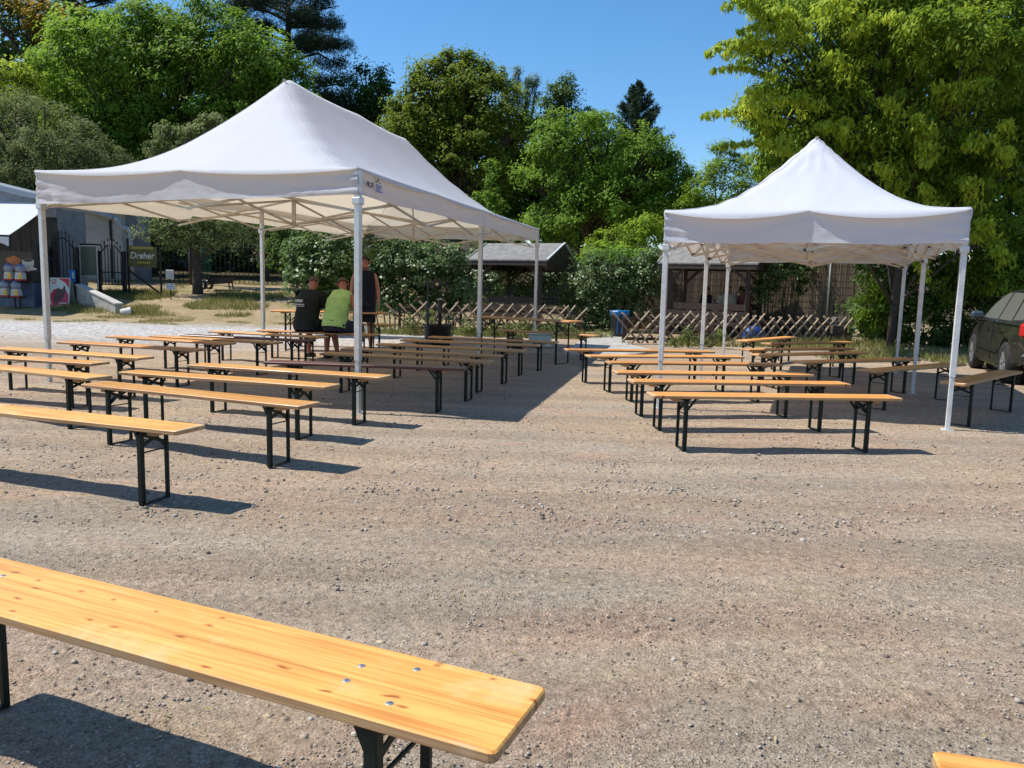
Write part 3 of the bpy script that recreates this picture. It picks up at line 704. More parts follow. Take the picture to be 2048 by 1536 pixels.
        q = p + Vector((peakshift[0], peakshift[1], 0))
        mb.bar((p.x, p.y, z0), (p.x, p.y, z0 + .42), .05); mb.bar((p.x, p.y, z0 + .42), (q.x, q.y, z1), .03)
        mb.build('peak_pole', barm, T)
    return T, P3
PS = Vector((-.12, 0)); 
tA, PA = canopy('party_tent', 'large off white party tent with two peaks sheltering the left benches', (-1.59, 8.06, 0), (-4.28, 1.76, 0), (1.06, 5.2, 0), 2,
       lambda a, b: 2.50 + .11 * a + .17 * b, 1.63, lambda a, b: .265 + .13 * a * (1 if b < .3 else .3), PS, M['tentA'], M['barbeige'], M['alu'], 1.0,
       lambda a, b: 2.20 + .02 * a + .12 * b, .062)
tB, PB = canopy('party_tent', 'smaller bright white party tent with a single pointed peak on the right', (1.66, 8.95, 0), (2.82, -1.03, 0), (1.15, 2.95, 0), 2,
       lambda a, b: 2.235 + .02 * b, 1.05, lambda a, b: .345, Vector((0, 0)), M['tentB'], M['barbeige'], M['whitesteel'], 5.0,
       lambda a, b: 1.86, .055, True)

# text helper
def text_mesh(body, size, name, mat, parent, mtx, extrude=.001, shear=0, offset=0, sx=1):
    c = D.curves.new(name, 'FONT'); c.body = body; c.size = size; c.extrude = extrude; c.align_x = 'CENTER'; c.align_y = 'CENTER'; c.shear = shear
    c.offset = offset
    o = D.objects.new(name + '_tmp', c); C.objects.link(o)
    dg = bpy.context.evaluated_depsgraph_get(); me = D.meshes.new_from_object(o.evaluated_get(dg)); me.name = name
    D.objects.remove(o); me.transform(mtx @ Matrix.Diagonal((sx, 1, 1, 1)))
    me.materials.clear(); return mobj(name, me, parent, mat)
def frame_mtx(origin, xdir, ydir):
    x = Vector(xdir).normalized(); y = Vector(ydir).normalized(); z = x.cross(y).normalized()
    m = Matrix.Identity(4)
    for i in range(3): m[i][0] = x[i]; m[i][1] = y[i]; m[i][2] = z[i]; m[i][3] = origin[i]
    return m
M['ink'] = simple('black_ink', (.012, .012, .015), .6); M['inkblue'] = simple('blue_ink', (.02, .11, .42), .6)
# maker's print on the long side next to the front pole
sn = Vector((1.06, 5.2, 0)).normalized(); outn = Vector((sn.y, -sn.x, 0))
lp = Vector((0, 0, 0)) + sn * .36 + outn * .03; lp.z = 2.50 - .125
fm = frame_mtx(lp, sn, (0, 0, 1)) @ Matrix.Scale(.66, 4)
text_mesh('PROFI', .115, 'maker_print', M['ink'], tA, fm @ Matrix.Translation((-.18, -.035, .0)), shear=.2, offset=.002, sx=.95)
text_mesh('TENT', .115, 'maker_print', M['inkblue'], tA, fm @ Matrix.Translation((.19, -.035, .0)), shear=.2, offset=.002, sx=.95)
mb = MB(); mb.prism([(-.02, .03), (.10, .055), (.16, .125), (.20, .065), (.30, .03), (.20, .045), (.16, .085), (.11, .04)], 0, .002, lambda a, b, c: fm @ Vector((a, b, c + .002)))
mb.build('maker_print', M['ink'], tA)
mb = MB(); mb.prism([(.04, -.085), (.36, -.085), (.36, -.10), (.04, -.10)], 0, .002, lambda a, b, c: fm @ Vector((a, b, c + .002))); mb.build('maker_print', M['inkblue'], tA)

# ------------------------------------------------------------------ foliage
def leaf_mesh(name, pos, nrm, L_, W_, tint, mat, parent=None, droop=0.0, roll=None):
    n = len(pos); nrm = nrm / (np.linalg.norm(nrm, axis=1, keepdims=True) + 1e-9)
    r = rs.randn(n, 3); r[:, 2] -= droop * 2.2
    ax = r - nrm * (r * nrm).sum(1, keepdims=True); ax /= np.linalg.norm(ax, axis=1, keepdims=True) + 1e-9
    bx = np.cross(nrm, ax)
    L_ = L_ * (.65 + .7 * rs.rand(n)); W_ = W_ * (.65 + .7 * rs.rand(n))
    fold = nrm * (W_ * .22)[:, None]
    A = pos - ax * (L_ / 2)[:, None]; Bp = pos + bx * (W_ / 2)[:, None] + fold - ax * (L_ * .08)[:, None]
    Cc = pos + ax * (L_ / 2)[:, None] - fold * .6; Dd = pos - bx * (W_ / 2)[:, None] + fold - ax * (L_ * .08)[:, None]
    V = np.stack([A, Bp, Cc, Dd], 1).reshape(-1, 3); i0 = np.arange(n) * 4
    Fq = np.stack([i0, i0 + 1, i0 + 2, i0 + 3], 1)
    return fast_mesh(name, V, Fq, mat, parent, attr=np.clip(tint, 0, 1))

def crown_points(lobes, dens, leaf_per, rc, flat=.7, inner=.25, shell=.78, up=.8, outb=.9, jit=.5, under=.5):
    """lobes: (cx,cy,cz,rx,ry,rz); clumps of leaves on the skins of the lobes and fewer inside"""
    LB = np.array(lobes, float); pos = []; nrm = []; tint = []
    for q, (cx, cy, cz, rx, ry, rz) in enumerate(LB):
        area = 4 * PI * ((rx * ry) ** 1.6 / 3 + (rx * rz) ** 1.6 / 3 + (ry * rz) ** 1.6 / 3) ** (1 / 1.6)
        nc = max(6, int(area * dens))
        d = rs.randn(nc, 3); d /= np.linalg.norm(d, axis=1, keepdims=True)
        keep = (d[:, 1] < .45) & ((d[:, 2] > -.55) | (rs.rand(nc) < under)); d = d[keep]
        ns = len(d)
        rr = np.where(rs.rand(ns) < inner, shell * .75 * rs.rand(ns) ** .4, shell + (1.06 - shell) * rs.rand(ns) + .22 * rs.rand(ns) ** 5)
        c = np.array([cx, cy, cz]) + d * rr[:, None] * np.array([rx, ry, rz])
        # drop clumps deep inside other lobes
        ok = np.ones(ns, bool)
        for k, (ax, ay, az, bx, by, bz) in enumerate(LB):
            if k == q: continue
            e = ((c - np.array([ax, ay, az])) / np.array([bx, by, bz])); ok &= ~((e ** 2).sum(1) < .5)
        c = c[ok]; d = d[ok]; ns = len(c)
        if ns == 0: continue
        ct = rs.rand(ns)
        rcl = rc * (.40 + 1.0 * rs.rand(ns))
        m = leaf_per
        off = rs.randn(ns, m, 3); off /= np.linalg.norm(off, axis=2, keepdims=True); off *= (rs.rand(ns, m, 1) ** .45)
        off *= np.array([1, 1, flat]) * rcl[:, None, None]
        p = c[:, None, :] + off
        n_ = off / rcl[:, None, None] * jit + d[:, None, :] * outb * .7 + np.array([-.35, -.12, up]) + rs.randn(ns, m, 3) * .42
        pos.append(p.reshape(-1, 3)); nrm.append(n_.reshape(-1, 3))
        tint.append((.55 * ct[:, None] + .45 * rs.rand(ns, m)).reshape(-1))
    return np.concatenate(pos), np.concatenate(nrm), np.concatenate(tint)

DMUL = 4.6
COUNT = [0]
LS = .86
def plant(name, label, cat, lobes_px, Y, mat, dens=.9, leaf_per=40, rc=.5, L_=.16, W_=.09, depth=.8, trunk=None, base=None, group=None,
          flat=.7, droop=0, tintbias=0, under=.5, inner=.25, limbs=True, trunk_r=.16, outb=.9, up=.8, tint_fn=None, kind=None, subl=None):
    L_ *= LS; W_ *= LS; dens *= 1.12; leaf_per = int(leaf_per * 1.12)
    if subl is None: subl = 4 if trunk is not False else 0
    lobes = []; dens *= DMUL
    for l in lobes_px:
        px, py, rx, ry = l[:4]; YY_ = Y + (l[4] if len(l) > 4 else 0)
        c = at(px, py, YY_); s = YY_ / FPX; lobes.append((c.x, c.y, c.z, rx * s, min(rx, ry * 1.3) * s * depth, ry * s))
    if subl:      # smaller boughs standing out of the main masses: uneven outline, gaps
        extra = []
        for l in lobes:
            for _ in range(subl):
                d = Vector((rnd.gauss(0, 1), rnd.gauss(-.3, .6), rnd.gauss(.35, .8))).normalized(); f = rnd.uniform(.26, .46)
                extra.append((l[0] + d.x * l[3] * .86, l[1] + d.y * l[4] * .86, l[2] + d.z * l[5] * .86, l[3] * f * rnd.uniform(.7, 1.6), l[4] * f, l[5] * f * rnd.uniform(.6, 1.3)))
        lobes = [(l[0], l[1], l[2], l[3] * .88, l[4] * .88, l[5] * .88) for l in lobes] + extra; dens *= .72
    pos, nrm, tint = crown_points(lobes, dens, leaf_per, rc, flat, inner, under=under, outb=outb, up=up)
    gz = np.array([terrain(x, y) for x, y in pos[::1, :2]]) if len(pos) < 60000 else None
    if gz is not None:
        k = pos[:, 2] > gz + .02; pos, nrm, tint = pos[k], nrm[k], tint[k]
    if tint_fn is not None: tint = tint_fn(pos, tint)
    if base is None:
        bx = np.mean([l[0] for l in lobes]); by = Y + .3
    else:
        bp = at(base, 600, Y); bx, by = bp.x, Y + .2
    bz = terrain(bx, by)
    root = thing(name, label, cat, (bx, by, bz), group=group)
    pos = pos - np.array([bx, by, bz])
    # big loose leaf bunches filling the inside
    LBa = np.array(lobes); ip = []; 
    for l in LBa:
        n_in = int(14 * (l[3] * l[5]) / (rc * rc * .35)) + 8
        d = rs.randn(n_in, 3); d /= np.linalg.norm(d, axis=1, keepdims=True)
        ip.append(l[:3] + d * (rs.rand(n_in, 1) ** .5) * .86 * l[3:6])
    ip = np.concatenate(ip) - np.array([bx, by, bz]); nin = len(ip)
    if gz is not None:
        kk = ip[:, 2] > .05; ip = ip[kk]; nin = len(ip)
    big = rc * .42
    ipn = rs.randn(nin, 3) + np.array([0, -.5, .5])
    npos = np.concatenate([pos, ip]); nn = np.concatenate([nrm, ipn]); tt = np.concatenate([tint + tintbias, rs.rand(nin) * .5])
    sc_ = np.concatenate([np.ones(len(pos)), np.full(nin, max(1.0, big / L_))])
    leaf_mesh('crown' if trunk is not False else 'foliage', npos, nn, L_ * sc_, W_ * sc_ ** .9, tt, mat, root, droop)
    COUNT[0] += len(npos)
    # trunk and limbs
    mb = MB(); top = max(l[2] for l in lobes); zc = np.mean([l[2] for l in lobes])
    hgt = zc - bz
    if trunk is not False:
        pts = [Vector((0, 0, -.1))]; n = 6
        for k in range(1, n + 1):
            t = k / n; pts.append(Vector((rnd.uniform(-1, 1) * .06 * hgt * t * .5, rnd.uniform(-1, 1) * .03 * hgt * t, hgt * t)))
        mb.tube(pts, [trunk_r * (1.25 - .85 * k / n) for k in range(n + 1)], 10)
        mb.build('trunk', M['bark'], root); mb = MB()
        if limbs:
            for l in lobes:
                e = Vector((l[0] - bx, l[1] - by, l[2] - bz)); t = rnd.uniform(.35, .8); s0 = pts[int(t * n)]
                if e.z < s0.z: s0 = pts[max(1, int(n * .3))]
                md = (s0 + e) / 2 + Vector((rnd.uniform(-.3, .3), rnd.uniform(-.3, .3), rnd.uniform(0, .5)))
                mb.tube([s0, md, e], [trunk_r * .5, trunk_r * .33, trunk_r * .12], 6)
                for _ in range(3):
                    e2 = e + Vector((rnd.uniform(-.8, .8) * l[3], rnd.uniform(-.8, .3) * l[4], rnd.uniform(-.4, .8) * l[5]))
                    mb.tube([md, (md + e2) / 2 + Vector((0, 0, .15)), e2], [trunk_r * .25, trunk_r * .16, trunk_r * .05], 5)
        tag(mb.build('branches', M['bark'], root), kind='stuff')
    else:
        for _ in range(9):
            l = lobes[rnd.randrange(len(lobes))]
            e = Vector((l[0] - bx + rnd.uniform(-.5, .5) * l[3], l[1] - by, l[2] - bz + rnd.uniform(-.2, .5) * l[5]))
            s0 = Vector((e.x * .6, 0, -.05)); mb.tube([s0, (s0 + e) / 2, e], [.022, .015, .006], 5)
        tag(mb.build('stems', M['bark'], root), kind='stuff')
    return root

M['lf_mid'] = leafmat('leaf_mid_green', (.065, .130, .014), (.20, .33, .034), .46)
M['lf_dark'] = leafmat('leaf_dark_green', (.030, .064, .014), (.10, .175, .030), .36)
M['lf_olive'] = leafmat('leaf_olive', (.075, .115, .012), (.22, .29, .028), .45)
M['lf_yellow'] = leafmat('leaf_yellowing', (.18, .27, .018), (.44, .52, .05), .48, extra=(.56, .40, .035))
M['lf_grey'] = leafmat('leaf_grey_green', (.085, .12, .038), (.24, .29, .105), .38)
M['lf_lime'] = leafmat('leaf_lime', (.12, .20, .016), (.30, .43, .034), .48)
M['lf_pine'] = leafmat('pine_needles', (.012, .026, .014), (.040, .070, .030), .1)
M['lf_spruce'] = leafmat('spruce_needles', (.016, .034, .020), (.050, .085, .040), .1)
M['lf_autumn'] = leafmat('leaf_autumn', (.12, .12, .014), (.44, .31, .035), .45)
M['lf_ivy'] = leafmat('leaf_ivy', (.028, .060, .016), (.12, .19, .048), .3, rough=.42, spec=.4)
M['lf_box'] = leafmat('box_elder_leaf', (.07, .135, .012), (.25, .35, .026), .46, extra=(.50, .46, .04))
M['lf_weed'] = leafmat('weed_leaf', (.06, .09, .02), (.20, .24, .06), .4, extra=(.30, .26, .12))

GT = 'trees round the yard'
plant('walnut_tree', 'big broad bright green tree behind the left end of the large tent', 'tree',
      [(360, 150, 140, 110), (250, 200, 140, 130), (480, 190, 110, 110), (170, 270, 100, 110), (555, 180, 65, 65), (400, 300, 190, 120), (200, 380, 110, 90),
       (500, 300, 110, 110), (300, 85, 80, 60), (430, 70, 85, 62), (330, 420, 120, 60)], 40, M['lf_mid'], .62, 46, .62, .26, .11, base=300, group=GT, trunk_r=.3, droop=.5)
plant('deciduous_tree', 'dull olive tree in the far upper left corner', 'tree',
      [(60, 90, 120, 90), (160, 150, 60, 90), (20, 180, 60, 80)], 54, M['lf_dark'], .30, 44, .9, .36, .18, group=GT, trunk_r=.3)
plant('autumn_tree', 'tree with yellow brown autumn foliage at the upper left corner', 'tree',
      [(100, 45, 60, 35), (130, 75, 40, 30), (30, 20, 60, 30), (175, 60, 20, 25)], 52, M['lf_autumn'], .35, 40, .7, .3, .16, group=GT, trunk_r=.2)
plant('deciduous_tree', 'small yellow green tree at the left edge above the willow', 'tree',
      [(30, 145, 50, 28), (0, 175, 50, 35), (60, 175, 25, 22), (20, 205, 55, 30)], 37, M['lf_yellow'], .8, 36, .5, .2, .10, group=GT, trunk_r=.12, tintbias=-.1)
plant('willow_bush', 'grey green fine leaved bush at the left edge over the kiosk roof', 'tree',
      [(60, 270, 110, 75), (150, 320, 110, 75), (20, 330, 90, 60), (230, 370, 80, 60), (80, 370, 120, 50), (20, 235, 50, 50)], 35, M['lf_grey'], 1.0, 46, .42, .13, .045, group=GT, trunk_r=.15)
plant('deciduous_tree', 'pale slender treetop over the front slope of the large tent', 'tree',
      [(340, 275, 35, 22), (400, 262, 26, 20), (420, 245, 16, 14), (330, 300, 40, 20)], 33, M['lf_grey'], 1.4, 36, .3, .13, .07, group=GT, trunk_r=.07)
plant('slim_tree', 'slim tree with a straight dark trunk on the dry grass beside the Dreher banner', 'tree',
      [(330, 460, 60, 36), (400, 440, 80, 40), (470, 465, 60, 32), (420, 480, 70, 24)], 31, M['lf_grey'], 1.2, 34, .34, .12, .06, base=392, group=GT, trunk_r=.17, subl=0)
plant('slim_tree', 'thin leaning tree with a forked trunk behind the far left tent leg', 'tree',
      [(540, 455, 60, 30), (600, 460, 50, 34), (500, 470, 40, 28)], 36, M['lf_dark'], .9, 34, .4, .15, .08, base=530, group=GT, trunk_r=.15)
plant('deciduous_tree', 'dark round crowned tree between the pine and the middle trees', 'tree',
      [(720, 195, 62, 55), (690, 235, 60, 60), (752, 195, 26, 40), (740, 245, 50, 50)], 50, M['lf_dark'], .5, 44, .62, .26, .14, group=GT, trunk_r=.25)
plant('deciduous_tree', 'large olive green tree in the middle of the skyline', 'tree',
      [(920, 175, 85, 50), (870, 215, 80, 60), (975, 235, 95, 80), (850, 285, 80, 80), (930, 330, 110, 100), (1020, 300, 75, 90), (815, 240, 38, 50), (905, 135, 24, 30),
       (875, 150, 20, 24), (935, 135, 20, 26), (960, 150, 22, 26), (840, 175, 24, 26)], 45, M['lf_olive'], .62, 44, .6, .24, .12, group=GT, trunk_r=.3)
plant('poplar_tree', 'thin grey green upright twigs of a poplar top right of the middle tree', 'tree',
      [(1010, 180, 10, 40), (1032, 175, 9, 38), (1055, 180, 11, 36), (1070, 195, 9, 34), (1040, 215, 38, 28)], 52, M['lf_grey'], 1.0, 30, .34, .22, .05, group=GT, trunk_r=.1)
plant('deciduous_tree', 'narrow tree top right of the poplar twigs on the skyline', 'tree',
      [(1128, 190, 26, 30), (1120, 215, 36, 34), (1150, 240, 44, 40), (1100, 240, 40, 34), (1185, 258, 22, 22)], 47, M['lf_dark'], .8, 40, .45, .2, .11, group=GT, tintbias=.15)
plant('walnut_tree', 'broad fresh green tree between the two tents', 'tree',
      [(1180, 300, 95, 60), (1110, 335, 65, 75), (1250, 335, 85, 75), (1330, 370, 55, 66), (1200, 420, 110, 80), (1100, 450, 60, 60), (1300, 440, 80, 62), (1145, 270, 50, 34), (1345, 345, 36, 40)],
      33, M['lf_mid'], 1.0, 44, .45, .19, .085, group=GT, trunk_r=.2, droop=.5, tintbias=.08)
plant('acacia_tree', 'feathery light green tree left of the big yellowing tree', 'tree',
      [(1440, 335, 42, 38), (1410, 380, 40, 46), (1480, 370, 50, 50), (1440, 310, 16, 24), (1420, 430, 60, 40), (1380, 420, 34, 40)], 32, M['lf_lime'], 2.2, 40, .36, .14, .055, group=GT, trunk_r=.06, tintbias=-.15, limbs=False)
plant('lime_shrub', 'bright lime green shrub above the hedge right of the left shelter', 'shrub',
      [(1245, 488, 66, 30), (1205, 505, 40, 24), (1285, 470, 36, 34), (1300, 450, 26, 24)], 27.5, M['lf_lime'], 2.4, 40, .26, .12, .055, trunk=False)
plant('ivy_column', 'tall pointed column of ivy left of the shelter roof', 'ivy',
      [(982, 352, 13, 28), (975, 392, 22, 30), (985, 430, 32, 34), (1000, 470, 44, 34), (940, 430, 18, 30)], 28.5, M['lf_mid'], 2.6, 36, .22, .11, .07, trunk=False, tintbias=.1)

plant('deciduous_tree', 'green tree standing close behind the huge yellowing tree', 'tree',
      [(1690, 200, 90, 120), (1800, 120, 130, 150), (1930, 180, 140, 170), (2060, 250, 120, 200), (1700, 330, 130, 130), (1850, 380, 140, 110), (1560, 300, 70, 100), (1990, 440, 120, 90), (1800, -20, 200, 110)], 26, M['lf_mid'], .75, 40, .5, .30, .17, group=GT, trunk_r=.3, inner=.5)
plant('deciduous_tree', 'tree filling the gaps behind the big broad walnut tree', 'tree',
      [(250, 180, 150, 130), (400, 170, 150, 110), (520, 260, 100, 110), (150, 320, 150, 110), (330, 350, 180, 110), (40, 330, 110, 100), (480, 380, 140, 80)], 48, M['lf_mid'], .40, 40, .8, .42, .24, group=GT, trunk_r=.3, inner=.5, tintbias=.15)
plant('deciduous_tree', 'green tree filling the gaps behind the middle trees', 'tree',
      [(900, 280, 110, 100), (1010, 330, 100, 90), (1180, 360, 120, 80), (1290, 400, 90, 80), (960, 420, 120, 80), (1120, 440, 120, 70), (820, 350, 70, 90), (1400, 450, 90, 50)], 50, M['lf_mid'], .40, 40, .8, .42, .24, group=GT, trunk_r=.3, inner=.5, tintbias=-.1)
# pine: horizontal branches with needle pads
def pine(name, label, px, ptop, pbot, Y, spread, nlay, mat, sil):
    b = at(px, 600, Y); bz = terrain(b.x, Y); top = at(px, ptop, Y).z; low = at(px, pbot, Y).z
    root = thing(name, label, 'tree', (b.x, Y, bz), group=GT)
    mb = MB(); mb.tube([(0, 0, -.2), (.1, 0, (low - bz) * .6), (0, 0, low - bz), (.1, .1, top - bz)], [.38, .33, .28, .05], 10)
    pos = []; nrm = []; tn = []
    for k in range(nlay):
        t = (k + rnd.random() * .6) / nlay; z = low - bz + (top - low) * t; R_ = spread * sil(t) * rnd.uniform(.75, 1.1)
        a = rnd.random() * 6.28
        if rnd.random() < .75: a = rnd.choice((0, PI)) + rnd.uniform(-.8, .8)
        d = Vector((math.cos(a), math.sin(a), 0)); droop = rnd.uniform(-.22, .30)
        e = Vector((0, 0, z)) + d * R_ + Vector((0, 0, R_ * droop))
        m_ = Vector((0, 0, z)) + d * R_ * .5 + Vector((0, 0, R_ * .10))
        mb.tube([(0, 0, z - .2), m_, e], [.11, .07, .02], 5)
        npad = max(6, int(R_ * 5.4))
        for q in range(npad):
            u = .25 + .8 * rnd.random(); sidev = Vector((-d.y, d.x, 0)) * rnd.uniform(-1, 1) * R_ * .33 * u
            c = Vector((0, 0, z)) + d * R_ * u + sidev + Vector((0, 0, R_ * u * droop + .12 + .2 * rnd.random()))
            mcount = 70; o = rs.randn(mcount, 3); o /= np.linalg.norm(o, axis=1, keepdims=True); o = o * (rs.rand(mcount, 1) ** .4) * np.array([.58, .58, .48]) * rnd.uniform(.6, 1.25)
            pos.append(np.array(c) + o); nrm.append(o * 1.2 + np.array([0, 0, .4]) + rs.randn(mcount, 3) * .7); tn.append(rnd.random() * .5 + rs.rand(mcount) * .5)
    leaf_mesh('crown', np.concatenate(pos), np.concatenate(nrm), .30, .035, np.concatenate(tn), mat, root)
    tag(mb.build('trunk_and_branches', M['bark'], root), kind='stuff'); return root
pine('pine_tree', 'tall dark pine with open layered branches above the tent peak', 580, -160, 262, 50, 4.5, 72, M['lf_pine'], lambda t: .6 + .45 * (1 - t))
pine('pine_tree', 'dark pine top in the gap between the autumn tree and the big walnut tree', 190, -60, 90, 58, 2.2, 24, M['lf_pine'], lambda t: 1 - .3 * t)
# spruce
def spruce(label, px, ptop, pbot, Y, halfpx):
    b = at(px, 600, Y); bz = terrain(b.x, Y); top = at(px, ptop, Y).z - bz; low = at(px, pbot, Y).z - bz; R0 = halfpx * Y / FPX
    root = thing('spruce_tree', label, 'tree', (b.x, Y, bz), group=GT)
    mb = MB(); mb.tube([(0, 0, -.2), (0, 0, low), (0, 0, top - .3)], [.25, .2, .02], 8); pos = []; nrm = []; tn = []
    for k in range(120):
        t = (k + rnd.random()) / 120; z = low - 1 + (top - low + 1) * t; R_ = R0 * (1 - t) ** .8 * rnd.uniform(.75, 1.15) + .12
        a = rnd.random() * 6.28; d = np.array([math.cos(a), math.sin(a), 0.])
        n = int(60 + 60 * R_); u = rs.rand(n) ** .7
        p = np.array([0, 0, z]) + d * (R_ * u)[:, None] + np.array([0, 0, 1.]) * (R_ * .75 * u ** 1.8)[:, None] + rs.randn(n, 3) * .045 * (1 + .6 * R_)
        pos.append(p); nrm.append(rs.randn(n, 3)); tn.append(rnd.random() * .5 + rs.rand(n) * .5)
        mb.tube([(0, 0, z), tuple(np.array([0, 0, z]) + d * R_ * .9 + np.array([0, 0, R_ * .45]))], [.04, .012], 4)
    leaf_mesh('crown', np.concatenate(pos), np.concatenate(nrm), .34, .06, np.concatenate(tn), M['lf_spruce'], root)
    tag(mb.build('trunk_and_branches', M['bark'], root), kind='stuff')
spruce('single dark conical spruce standing against the sky between the tents', 1258, 166, 300, 62, 62)

# big box elder at the right: drooping leaf bunches, yellowing outside, green inside
def box_tint(pos, t):
    x = pos[:, 0]; return np.clip(t * .8 + .32 * (np.clip((9.5 - x) / 5.5, -.35, .9)), 0, 1)
BE = [(1850, 160, 220, 190), (1700, 90, 160, 110), (1590, 130, 80, 100), (1530, 40, 46, 46), (1620, 260, 110, 90), (1750, 320, 140, 110), (1950, 340, 120, 130),
      (1580, 320, 60, 70), (1900, 470, 150, 60, 1), (2020, 120, 150, 200), (1540, 220, 60, 60), (1770, 440, 110, 60, 1.5), (1500, 110, 34, 28), (1950, -40, 260, 140, 2), (1680, 10, 120, 80, 1)]
plant('box_elder_tree', 'huge yellowing green tree filling the upper right behind the small tent', 'tree', BE, 19.5, M['lf_box'], 2.0, 34, .34, .17, .062, .75,
      base=1795, group=GT, droop=1.0, trunk_r=.08, tint_fn=box_tint, up=.7, outb=.8, inner=.4)
# its yellow outer sprays: same tree, parts of the crown reaching out
bex = D.objects['box_elder_tree']
def sprays(lst, Y, parent, mat, n=26, bias=0):
    P_ = []; Nn = []; Tt = []; mb = MB(); o0 = Vector(parent.location)
    for (x0, y0, x1, y1, rr) in lst:
        a = at(x0, y0, Y + .3); b = at(x1, y1, Y - .4); mid = (a + b) / 2 + Vector((0, 0, .12))
        mb.tube([a - o0, mid - o0, b - o0], [.03, .018, .006], 5)
        L0 = (b - a).length; m = max(3, int(L0 / .22))
        for k in range(m + 1):
            t = k / m; c = a.lerp(b, t) + Vector((0, 0, .12 * math.sin(PI * t))) ; r_ = rr * Y / FPX * (.75 + .5 * rnd.random()) * (1 - .45 * t)
            q = n; o = rs.randn(q, 3); o /= np.linalg.norm(o, axis=1, keepdims=True); o *= (rs.rand(q, 1) ** .5) * np.array([1, 1, .62]) * r_
            P_.append(np.array(c - o0) + o + np.array([0, 0, -.05])); Nn.append(o / r_ * .6 + np.array([-.5, -.3, .35]) + rs.randn(q, 3) * .45); Tt.append(rnd.random() * .45 + .55 * rs.rand(q) + bias)
    leaf_mesh('crown', np.concatenate(P_), np.concatenate(Nn), .17, .055, np.concatenate(Tt), mat, parent, 1.3); tag(mb.build('branches', M['bark'], parent), kind='stuff')
sp = [(1560, 240, 1412, 228, 20), (1540, 150, 1428, 138, 13), (1560, 95, 1466, 88, 16), (1540, 40, 1482, 6, 16), (1560, 60, 1480, 60, 15), (1580, 300, 1450, 290, 17), (1590, 350, 1520, 352, 20),
      (1640, 210, 1560, 200, 26), (1700, 280, 1640, 250, 26), (1800, 250, 1770, 200, 34), (1850, 300, 1830, 240, 34), (1790, 380, 1760, 330, 30), (1900, 230, 1880, 170, 36), (1700, 150, 1660, 110, 30),
      (1950, 400, 1930, 360, 30), (2000, 330, 2010, 300, 32), (1860, 420, 1850, 370, 30), (1640, 330, 1600, 300, 26), (1720, 60, 1690, 20, 28), (1600, 60, 1570, 20, 22), (1980, 480, 1960, 440, 26),
      (1840, 520, 1850, 555, 22), (1820, 490, 1800, 520, 20), (2010, 520, 1990, 500, 24), (1650, 400, 1600, 390, 24), (1560, 190, 1500, 180, 20), (1950, 60, 1930, 20, 34), (1850, 90, 1820, 50, 32)]
for _ in range(34):
    l = BE[rnd.randrange(len(BE))]; a = rnd.uniform(-2.9, .3); q = rnd.uniform(.35, 1.0)
    x0, y0 = l[0] + l[2] * q * math.cos(a), l[1] + l[3] * q * math.sin(a) * .9
    if x0 > 2080 or y0 < -60: continue
    sp.append((x0, y0, x0 + rnd.uniform(-70, 20), y0 + rnd.uniform(-30, 30), rnd.uniform(22, 38)))
sprays(sp, 18.2, bex, M['lf_yellow'], 34, -.05)

# hedges and shrubs
GH = 'hedges and shrubs behind the yard'
def hedge(label, lobes, Y, mat, name='shrub', **k):
    kw = dict(dens=2.6, leaf_per=34, rc=.26, L_=.12, W_=.075, trunk=False, group=GH); kw.update(k)
    return plant(name, label, 'shrub', lobes, Y, mat, **kw)
hedge('dense round bush with glossy leaves behind the head of the dark shirted man', [(640, 530, 70, 55), (690, 500, 50, 40), (600, 535, 34, 34), (690, 570, 40, 50), (630, 590, 60, 30)], 19.8, M['lf_ivy'], L_=.13, W_=.09, tintbias=.2)
hedge('tall thicket with pale spotted leaves right of the standing man', [(790, 520, 44, 40), (840, 540, 44, 50), (770, 560, 40, 60), (800, 600, 60, 40), (740, 540, 30, 50)], 22.5, M['lf_ivy'], tintbias=.1)
hedge('climbing leaves left of the left shelter, behind the black lantern', [(880, 520, 40, 34), (905, 560, 34, 50), (925, 600, 30, 34), (870, 600, 40, 40), (850, 510, 30, 24)], 23.0, M['lf_ivy'], tintbias=.25)
hedge('dark hedge closing the yard behind the left shelter', [(1000, 560, 90, 60), (1100, 560, 70, 60), (930, 540, 50, 50)], 28.0, M['lf_ivy'], dens=2.0)
hedge('dark ivy hedge between the two shelters, above the blue lidded bin', [(1180, 570, 55, 60), (1240, 560, 50, 50), (1280, 590, 40, 60), (1160, 630, 40, 50), (1210, 630, 50, 50), (1300, 540, 40, 40)], 24.6, M['lf_ivy'], L_=.10, W_=.07, tintbias=.12)
hedge('bright green top of the hedge between the shelters', [(1230, 515, 70, 22), (1180, 520, 30, 18), (1290, 515, 30, 22)], 25.6, M['lf_mid'], tintbias=.25)
hedge('long dark background thicket under the trees behind the seated men', [(620, 500, 80, 60), (720, 510, 70, 60), (800, 500, 70, 50), (680, 560, 60, 40)], 30, M['lf_dark'], dens=1.6, L_=.16, W_=.1)
hedge('shadowy forest edge behind the slim trees on the left', [(300, 520, 60, 50), (380, 500, 70, 40), (470, 520, 80, 50), (560, 510, 70, 50), (520, 470, 120, 34), (440, 560, 60, 20)], 44, M['lf_dark'], dens=.9, L_=.22, W_=.14, rc=.5, tintbias=-.25)
hedge('dense dark shrubs below the big tree at the right', [(1750, 640, 60, 60), (1850, 620, 90, 80), (1950, 600, 90, 90), (1830, 540, 110, 50), (2040, 560, 70, 90), (1900, 680, 90, 40), (1800, 685, 60, 26), (1990, 670, 80, 40)], 21.5, M['lf_dark'], dens=3.0, L_=.14, W_=.08)
